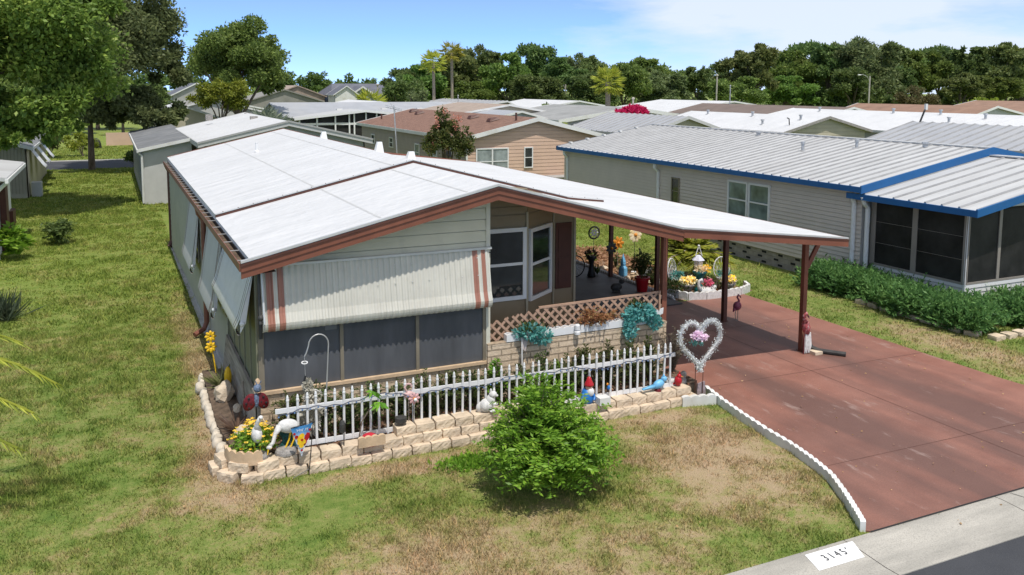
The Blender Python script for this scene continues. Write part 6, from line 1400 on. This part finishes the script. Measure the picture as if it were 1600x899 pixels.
# queen palm reaching in at the left edge
qp = thing('queen_palm',(-3.1,13.6,0),'yellowing feather palm whose frond tips reach in at the left edge of the lawn','palm')
A = []; m = MB(); rng = np.random.default_rng(9)
for (tx,ty,tz,bz) in ((-.85,13.5,1.80,3.1),(-1.15,13.4,1.45,2.5),(-1.35,13.2,1.05,2.0),(-2.6,12.2,2.4,3.4),(-3.2,14.9,2.6,3.5),(-4.4,13.0,2.2,3.3),(-2.2,15.0,2.6,3.4),(-1.3,14.2,2.25,3.3),(-3.9,12.3,2.4,3.4)):
    b = np.array([-3.1,13.6,2.3]); e = np.array([tx,ty,tz]); c = (b+e)/2; c[2] = bz-.35; tt = np.linspace(0,1,46)[:,None]; P = (1-tt)**2*b+2*tt*(1-tt)*c+tt**2*e; m.tube([tuple(p) for p in P[::5]]+[tuple(e)],.018,5,cap=False)
    T = np.gradient(P,axis=0); T /= np.linalg.norm(T,axis=1,keepdims=True)
    for s in (-1,1):
        S = np.cross(T,[0,0,1.]); S /= np.linalg.norm(S,axis=1,keepdims=True); D = S*s*.55+T*.8+np.array([0,0,-.18])+rng.normal(size=P.shape)*.06; A.append(leaves_arr(P,D*.42*(1-.55*tt),.09,rng)[4:])
bulk('fronds',np.concatenate(A),4,M_palmy,qp,(-3.1,13.6,2.3)); m.build('frond_stem',M_palm,qp); MB().tube([(-3.1,13.6,-.05),(-3.1,13.6,2.3)],[.2,.14],10).build('trunk',M_ptrunk,qp)
# lawn plants on the left
arr, st = stemleaf((-1.95,36.8,0),46,1.15,.62,14,.17,.4,arch=.3); plant('small_bush',[(np.concatenate([arr,cluster((-1.95,36.8,.4),(.5,.5,.35),350,.14,.4)]),M_oak,'foliage')],(-1.95,36.8,0),'small dark green bush alone on the left lawn','bush')
arr = []
for k in range(220):
    a = random.uniform(0,6.28); l = random.uniform(.5,1.0); el = random.uniform(.3,1.4); arr.append(leaves_arr(np.array([[-2.75+random.gauss(0,.15),25.2+random.gauss(0,.15),0]]),np.array([[math.cos(a)*l*math.cos(el),math.sin(a)*l*math.cos(el),l*math.sin(el)]]),.05))
plant('strappy_clump',[(np.concatenate(arr),leafm('dark strappy leaves',(.03,.045,.03),(.07,.09,.05),(.16,.18,.11),nscale=5),'foliage')],(-2.75,25.2,0),'dark strappy leaved clump cut by the left edge of the picture','plant')
arr, st = stemleaf((-3.25,34.0,0),26,1.3,.6,10,.3,.6,arch=.4); plant('broadleaf_plant',[(arr,M_bushl,'foliage')],(-3.25,34.0,0),'broad leaved green plant at the corner of the white roofed house on the left','plant')
# ------------------------------------------------------------------ more far roofs
gable('tan_roof_house','house with pale tan shingle roof behind the brown shingle roof',27.3,44,78,92,3.0,4.35,M_shing2,M_tanwall,M_white,xr=36)
gable('metal_roof_house','grey metal roofed house with a pale cream gable in front of the two tall palms',34,47,96,118,2.9,4.4,M_nroof2,M_tanwall,M_white,xr=44,rib=1.2)
gable('carport_roof_house','low white gabled carport roof just behind the brown shingle roof',29.5,37.6,71,78,2.95,3.9,M_nroof2,M_lgrey,M_white,xr=34)
FG = gable('flat_grey_house','wide low grey roofed house with a long white fascia and dark screens',36.2,52,68,84,3.15,4.25,pm('weathered grey roof',(.30,.30,.29),.1,.8,.7,dirt=(.2,.2,.19),dirts=.5),M_lgrey,M_white,fd=.3)
m = MB(); m.box(37.6,67.9,.8,43,68.27,2.7); m.build('screen',M_nscreen,FG)
m = MB()
for k in range(7): m.box(37.6+k*.9,67.8,.5,37.75+k*.9,67.89,2.8)
m.build('screen_frame',M_pvc,FG)
gable('brown_roof_house','dark grey-brown roofed house behind the long white roof, left of the thin pole',56,66,58,80,3.3,4.35,pm('umber shingles',(.17,.13,.11),.1,.8,.9),M_lgrey,M_white,xr=61)
gable('brown_roof_house','rust brown roofed house behind the long white roof, left of the street lamp',67,79,52,68,3.2,4.5,M_shing5,M_lgrey,M_white,xr=72)
gable('brown_roof_house','rust brown roofed house at the right edge behind the long white roof',92,110,64,76,3.2,4.6,M_shing5,M_lgrey,M_white)
gable('white_roof_house','white roofed house with vents behind the wide low grey roof',46,62,96,112,3.1,4.4,M_roof,M_lgrey,M_white)
gable('white_roof_house','white roofed house in front of the treeline, right of the small palms pair',62,82,88,104,3.1,4.4,M_roof,M_lgrey,M_white)
gable('white_roof_house','low white roof strip left of the silvery roof with the cream gable',24,36,103,118,3.1,4.3,M_roof,M_lgrey,M_white)
gable('cream_gable_house','cream house with low white roof across the back street at the left',3.0,9.4,82,98,3.15,4.25,M_roof,M_tanwall,M_white)
gable('brown_roof_house','dull brown roofed house behind the cream house across the back street',5,16,101,114,3.2,4.7,M_shing3,M_lgrey,M_white)
gable('white_roof_house','white roofed house below the blue-grey houses on the left horizon',7,19,118,130,3.1,4.3,M_roof,M_lgrey,M_white)
Q = gable('blue_grey_house','far blue-grey house with dark roof on the left horizon between two trees',9,17,148,165,4.6,6.6,M_shing4,M_grey,M_white); window(Q,(13.6,148.2,0),(1,0,0),(0,-1,0),1.2,3.0,4.6,M_pvc,M_glass,.15)
BG = thing('blue_grey_house',(44,172,0),'blue-grey house with slate roof and white trimmed front gables on the horizon','house')
m = MB(); m.hexa([(38.6,165,4.4),(52,165,4.4),(52,172,6.6),(40.4,172,6.6)],[(38.6,165,4.5),(52,165,4.5),(52,172,6.7),(40.4,172,6.7)]); m.hexa([(38.6,179,4.4),(52,179,4.4),(52,172,6.6),(40.4,172,6.6)],[(38.6,179,4.5),(52,179,4.5),(52,172,6.7),(40.4,172,6.7)]); m.poly([(38.6,165,4.45),(38.6,179,4.45),(40.4,172,6.65)])
m.hexa([(42.4,163.5,4.75),(44.4,163.5,6.05),(44.4,171,6.05),(42.4,171,4.75)],[(42.4,163.5,4.85),(44.4,163.5,6.15),(44.4,171,6.15),(42.4,171,4.85)]); m.hexa([(46.4,163.5,4.75),(44.4,163.5,6.05),(44.4,171,6.05),(46.4,171,4.75)],[(46.4,163.5,4.85),(44.4,163.5,6.15),(44.4,171,6.15),(46.4,171,4.85)])
m.build('roof',M_shing4,BG); m = MB(); m.box(39,165.4,0,51.6,178.6,4.4); m.prism([(42.7,163.8,0),(46.1,163.8,0),(46.1,163.8,4.8),(44.4,163.8,5.95),(42.7,163.8,4.8)],(0,1.6,0)); m.build('wall',pm('blue grey paint',(.25,.30,.38),.05,2,.6),BG)
m = MB(); edge_strip([(42.3,4.8),(44.4,6.15),(46.5,4.8)],163.35,163.5,.06,-.28,m); m.build('fascia',M_white,BG); window(BG,(43.9,163.78,0),(1,0,0),(0,-1,0),1.1,2.4,4.4,M_pvc,M_glass,.15)
gable('white_gable_house','white gabled wing with slate roof left of the blue-grey house',37.4,42.2,158,164,4.6,6.25,M_shing4,M_white,M_white,xr=39.9)
gable('tan_hip_house','tan shingled house left of the blue-grey house on the horizon',20,33,146,160,3.6,5.6,M_shing3,M_shing3,M_shing3)
gable('tan_hip_house','tan shingled house further back left of the white gabled wing',27,38,166,180,4.2,6.3,M_shing2,M_shing2,M_shing2)
Q = gable('tan_house','small tan two-window house at the foot of the treeline left of the tall palms',56.5,63,176,186,4.6,6.3,M_shing2,M_tanwall,M_white)
for x in (57.6,60): window(Q,(x,176.28,0),(1,0,0),(0,-1,0),1.1,2.2,4.4,M_pvc,M_glass,.15)
tag(MB().box(-.4,97,0,2.4,97.15,1.3).build('fence',M_pink), 'pinkish board fence across the back street at the left', 'fence')
tag(MB().ball((-1.3,93,.5),(.45,.4,.5)).tube([(-1.7,93,0),(-1.6,93,.5)],.12,6).tube([(-.9,93,0),(-.95,93,.5)],.12,6).build('dark_bin',M_iron), 'dark object standing before the pinkish board fence', 'bin')
# poles
def lamp(x, y, h, arm, lab, side=-1):
    t = thing('street_lamp',(x,y,0),lab,'street lamp'); MB().tube([(x,y,-.05),(x,y,h)],[.15,.12],8).build('pole',M_wood if False else pm('pale pole',(.42,.38,.33),.1,3,.7),t)
    MB().tube([(x,y,h-.9),(x+side*.3*arm,y,h-.1),(x+side*.75*arm,y,h+.25),(x+side*arm,y,h+.2)],.05,6).build('arm',M_gal,t); m = MB(); m.ball((x+side*(arm+.25),y,h+.16),(.4,.16,.12)); m.build('lamp_head',M_alu,t)
lamp(119.0,110,8.2,2.2,'street lamp with a curved arm in front of the right treeline'); MB().ball((119.3,110,8.0),(.2,.18,.3)).build('transformer',M_alu,WLT) if False else None
lamp(70.4,130,6.6,1.6,'street lamp with a short arm between the paired palms and the single palm')
for x,y,h,r,lab in ((94.3,120,8.2,.14,'wooden utility pole in front of the treeline right of the single palm'),(60.75,75,6.3,.05,'thin silver pole with a small cap above the white roofs'),(40.5,140,6.4,.14,'wooden pole beside the blue-grey gabled house'),(64.6,100,4.6,.12,'short wooden pole behind the magenta bougainvillea'),(36,92,5.1,.05,'thin white pole beside the pale metal roof')):
    m = MB(); m.tube([(x,y,-.05),(x,y,h)],r,7); m.ball((x,y,h),(r*1.8,r*1.8,r*1.5)); tag(m.build('utility_pole', MATS['pale pole'] if r > .1 else M_gal), lab, 'pole')
t = thing('antenna_mast',(13.2,42,0),'thin leaning aerial mast with a small antenna beside the pinkish tan house','antenna'); MB().tube([(13.25,42,0),(12.98,42,5.1)],.03,6).build('mast',M_gal,t)
m = MB()
for k in range(6): m.beam((12.98-.35+k*.13,42-.25-.02*k,5.0-.03*k),(12.98-.35+k*.13,42+.25+.02*k,5.0-.03*k),.02,.02)
m.beam((12.55,42,5.1),(13.4,42,4.9),.025,.025); m.beam((12.8,42,5.2),(13.1,42,4.75),.02,.02); m.build('antenna',M_gal,t)
for x,y,h in ((13.9,41.6,2.5),):
    tag(MB().tube([(x,y,0),(x,y,h)],.04,6).ball((x,y,h),.09).build('garden_pole',M_white), 'short white garden pole beside the aerial mast', 'pole')

# ------------------------------------------------------------------ sky, sun, camera
W = bpy.data.worlds.new('World'); bpy.context.scene.world = W; W.use_nodes = True; nt = W.node_tree; bg = nt.nodes['Background']
sunv = Vector((-.015,-.42,1)).normalized(); el = math.asin(sunv.z)
tc = nt.nodes.new('ShaderNodeTexCoord'); sep = nt.nodes.new('ShaderNodeSeparateXYZ'); L(nt, tc.outputs['Generated'], sep.inputs[0])
cbn = nt.nodes.new('ShaderNodeCombineXYZ'); L(nt, sep.outputs[0], cbn.inputs[0]); L(nt, sep.outputs[1], cbn.inputs[1]); L(nt, mth(nt,'ADD',mth(nt,'MULTIPLY',sep.outputs[2],1.3),.16), cbn.inputs[2])
sk = nt.nodes.new('ShaderNodeTexSky'); sk.sky_type = 'NISHITA'; sk.sun_disc = False; sk.sun_elevation = el; sk.sun_rotation = math.pi-math.atan2(sunv.x,-sunv.y); sk.air_density = 1.; sk.dust_density = .6; sk.ozone_density = 2.2; sk.altitude = 0
L(nt, cbn.outputs[0], sk.inputs['Vector'])
mp = nt.nodes.new('ShaderNodeMapping'); mp.inputs['Scale'].default_value = (1.0,1.0,4.2); mp.inputs['Location'].default_value = (.35,.2,.1); L(nt, tc.outputs['Generated'], mp.inputs['Vector'])
nz = N(nt,'ShaderNodeTexNoise',Scale=2.2,Detail=8,Roughness=.58); L(nt, mp.outputs[0], nz.inputs['Vector'])
# thin cloud mostly towards +x (right of the picture)
bias = N(nt,'ShaderNodeMapRange'); L(nt, sep.outputs[0], bias.inputs[0]); bias.inputs[1].default_value = .22; bias.inputs[2].default_value = .7; bias.inputs[3].default_value = -.13; bias.inputs[4].default_value = .20
cl = ramp(nt, mth(nt,'ADD',nz.outputs['Fac'],bias.outputs[0]), [(.50,0.),(.68,.88)])
hz = N(nt,'ShaderNodeMapRange'); L(nt, sep.outputs[2], hz.inputs[0]); hz.inputs[1].default_value = -.02; hz.inputs[2].default_value = .16; hz.inputs[3].default_value = 0; hz.inputs[4].default_value = 1
skt = mixc(nt, 1., sk.outputs[0], ramp(nt, hz.outputs[0], [(0.,(1.75,1.75,1.95)),(.45,(1.2,1.42,1.75)),(1.,(1.25,1.1,.88))]), 'MULTIPLY')
sky_c = mixc(nt, cl, skt, (5.2,5.7,6.5))
L(nt, sky_c, bg.inputs['Color']); bg.inputs['Strength'].default_value = .15
sd = bpy.data.lights.new('sun','SUN'); sd.energy = 3.8; sd.angle = math.radians(.53); sd.color = (1,.955,.89); so = bpy.data.objects.new('sun',sd); C.objects.link(so); so.rotation_euler = (-sunv).to_track_quat('-Z','Y').to_euler()
cd = bpy.data.cameras.new('camera'); cam = bpy.data.objects.new('camera',cd); C.objects.link(cam); bpy.context.scene.camera = cam
f_, a_, t_, py_, r_ = CAMP
F = Vector((math.sin(a_)*math.cos(t_),math.cos(a_)*math.cos(t_),-math.sin(t_))); R0 = Vector((math.cos(a_),-math.sin(a_),0)); U0 = R0.cross(F)
Rr = R0*math.cos(r_)+U0*math.sin(r_); Ur = -R0*math.sin(r_)+U0*math.cos(r_)
cam.matrix_world = Matrix(((Rr.x,Ur.x,-F.x,0),(Rr.y,Ur.y,-F.y,0),(Rr.z,Ur.z,-F.z,6.0),(0,0,0,1)))
cd.sensor_fit = 'HORIZONTAL'; cd.sensor_width = 36; cd.lens = f_/1600*36; cd.shift_y = -(449.5-py_)/1600; cd.clip_end = 3000; cd.clip_start = .1
sc_ = bpy.context.scene; vs_ = sc_.view_settings; vs_.view_transform = 'Standard'; vs_.look = 'None'; vs_.exposure = EXPO; vs_.gamma = 1; vs_.use_curve_mapping = False
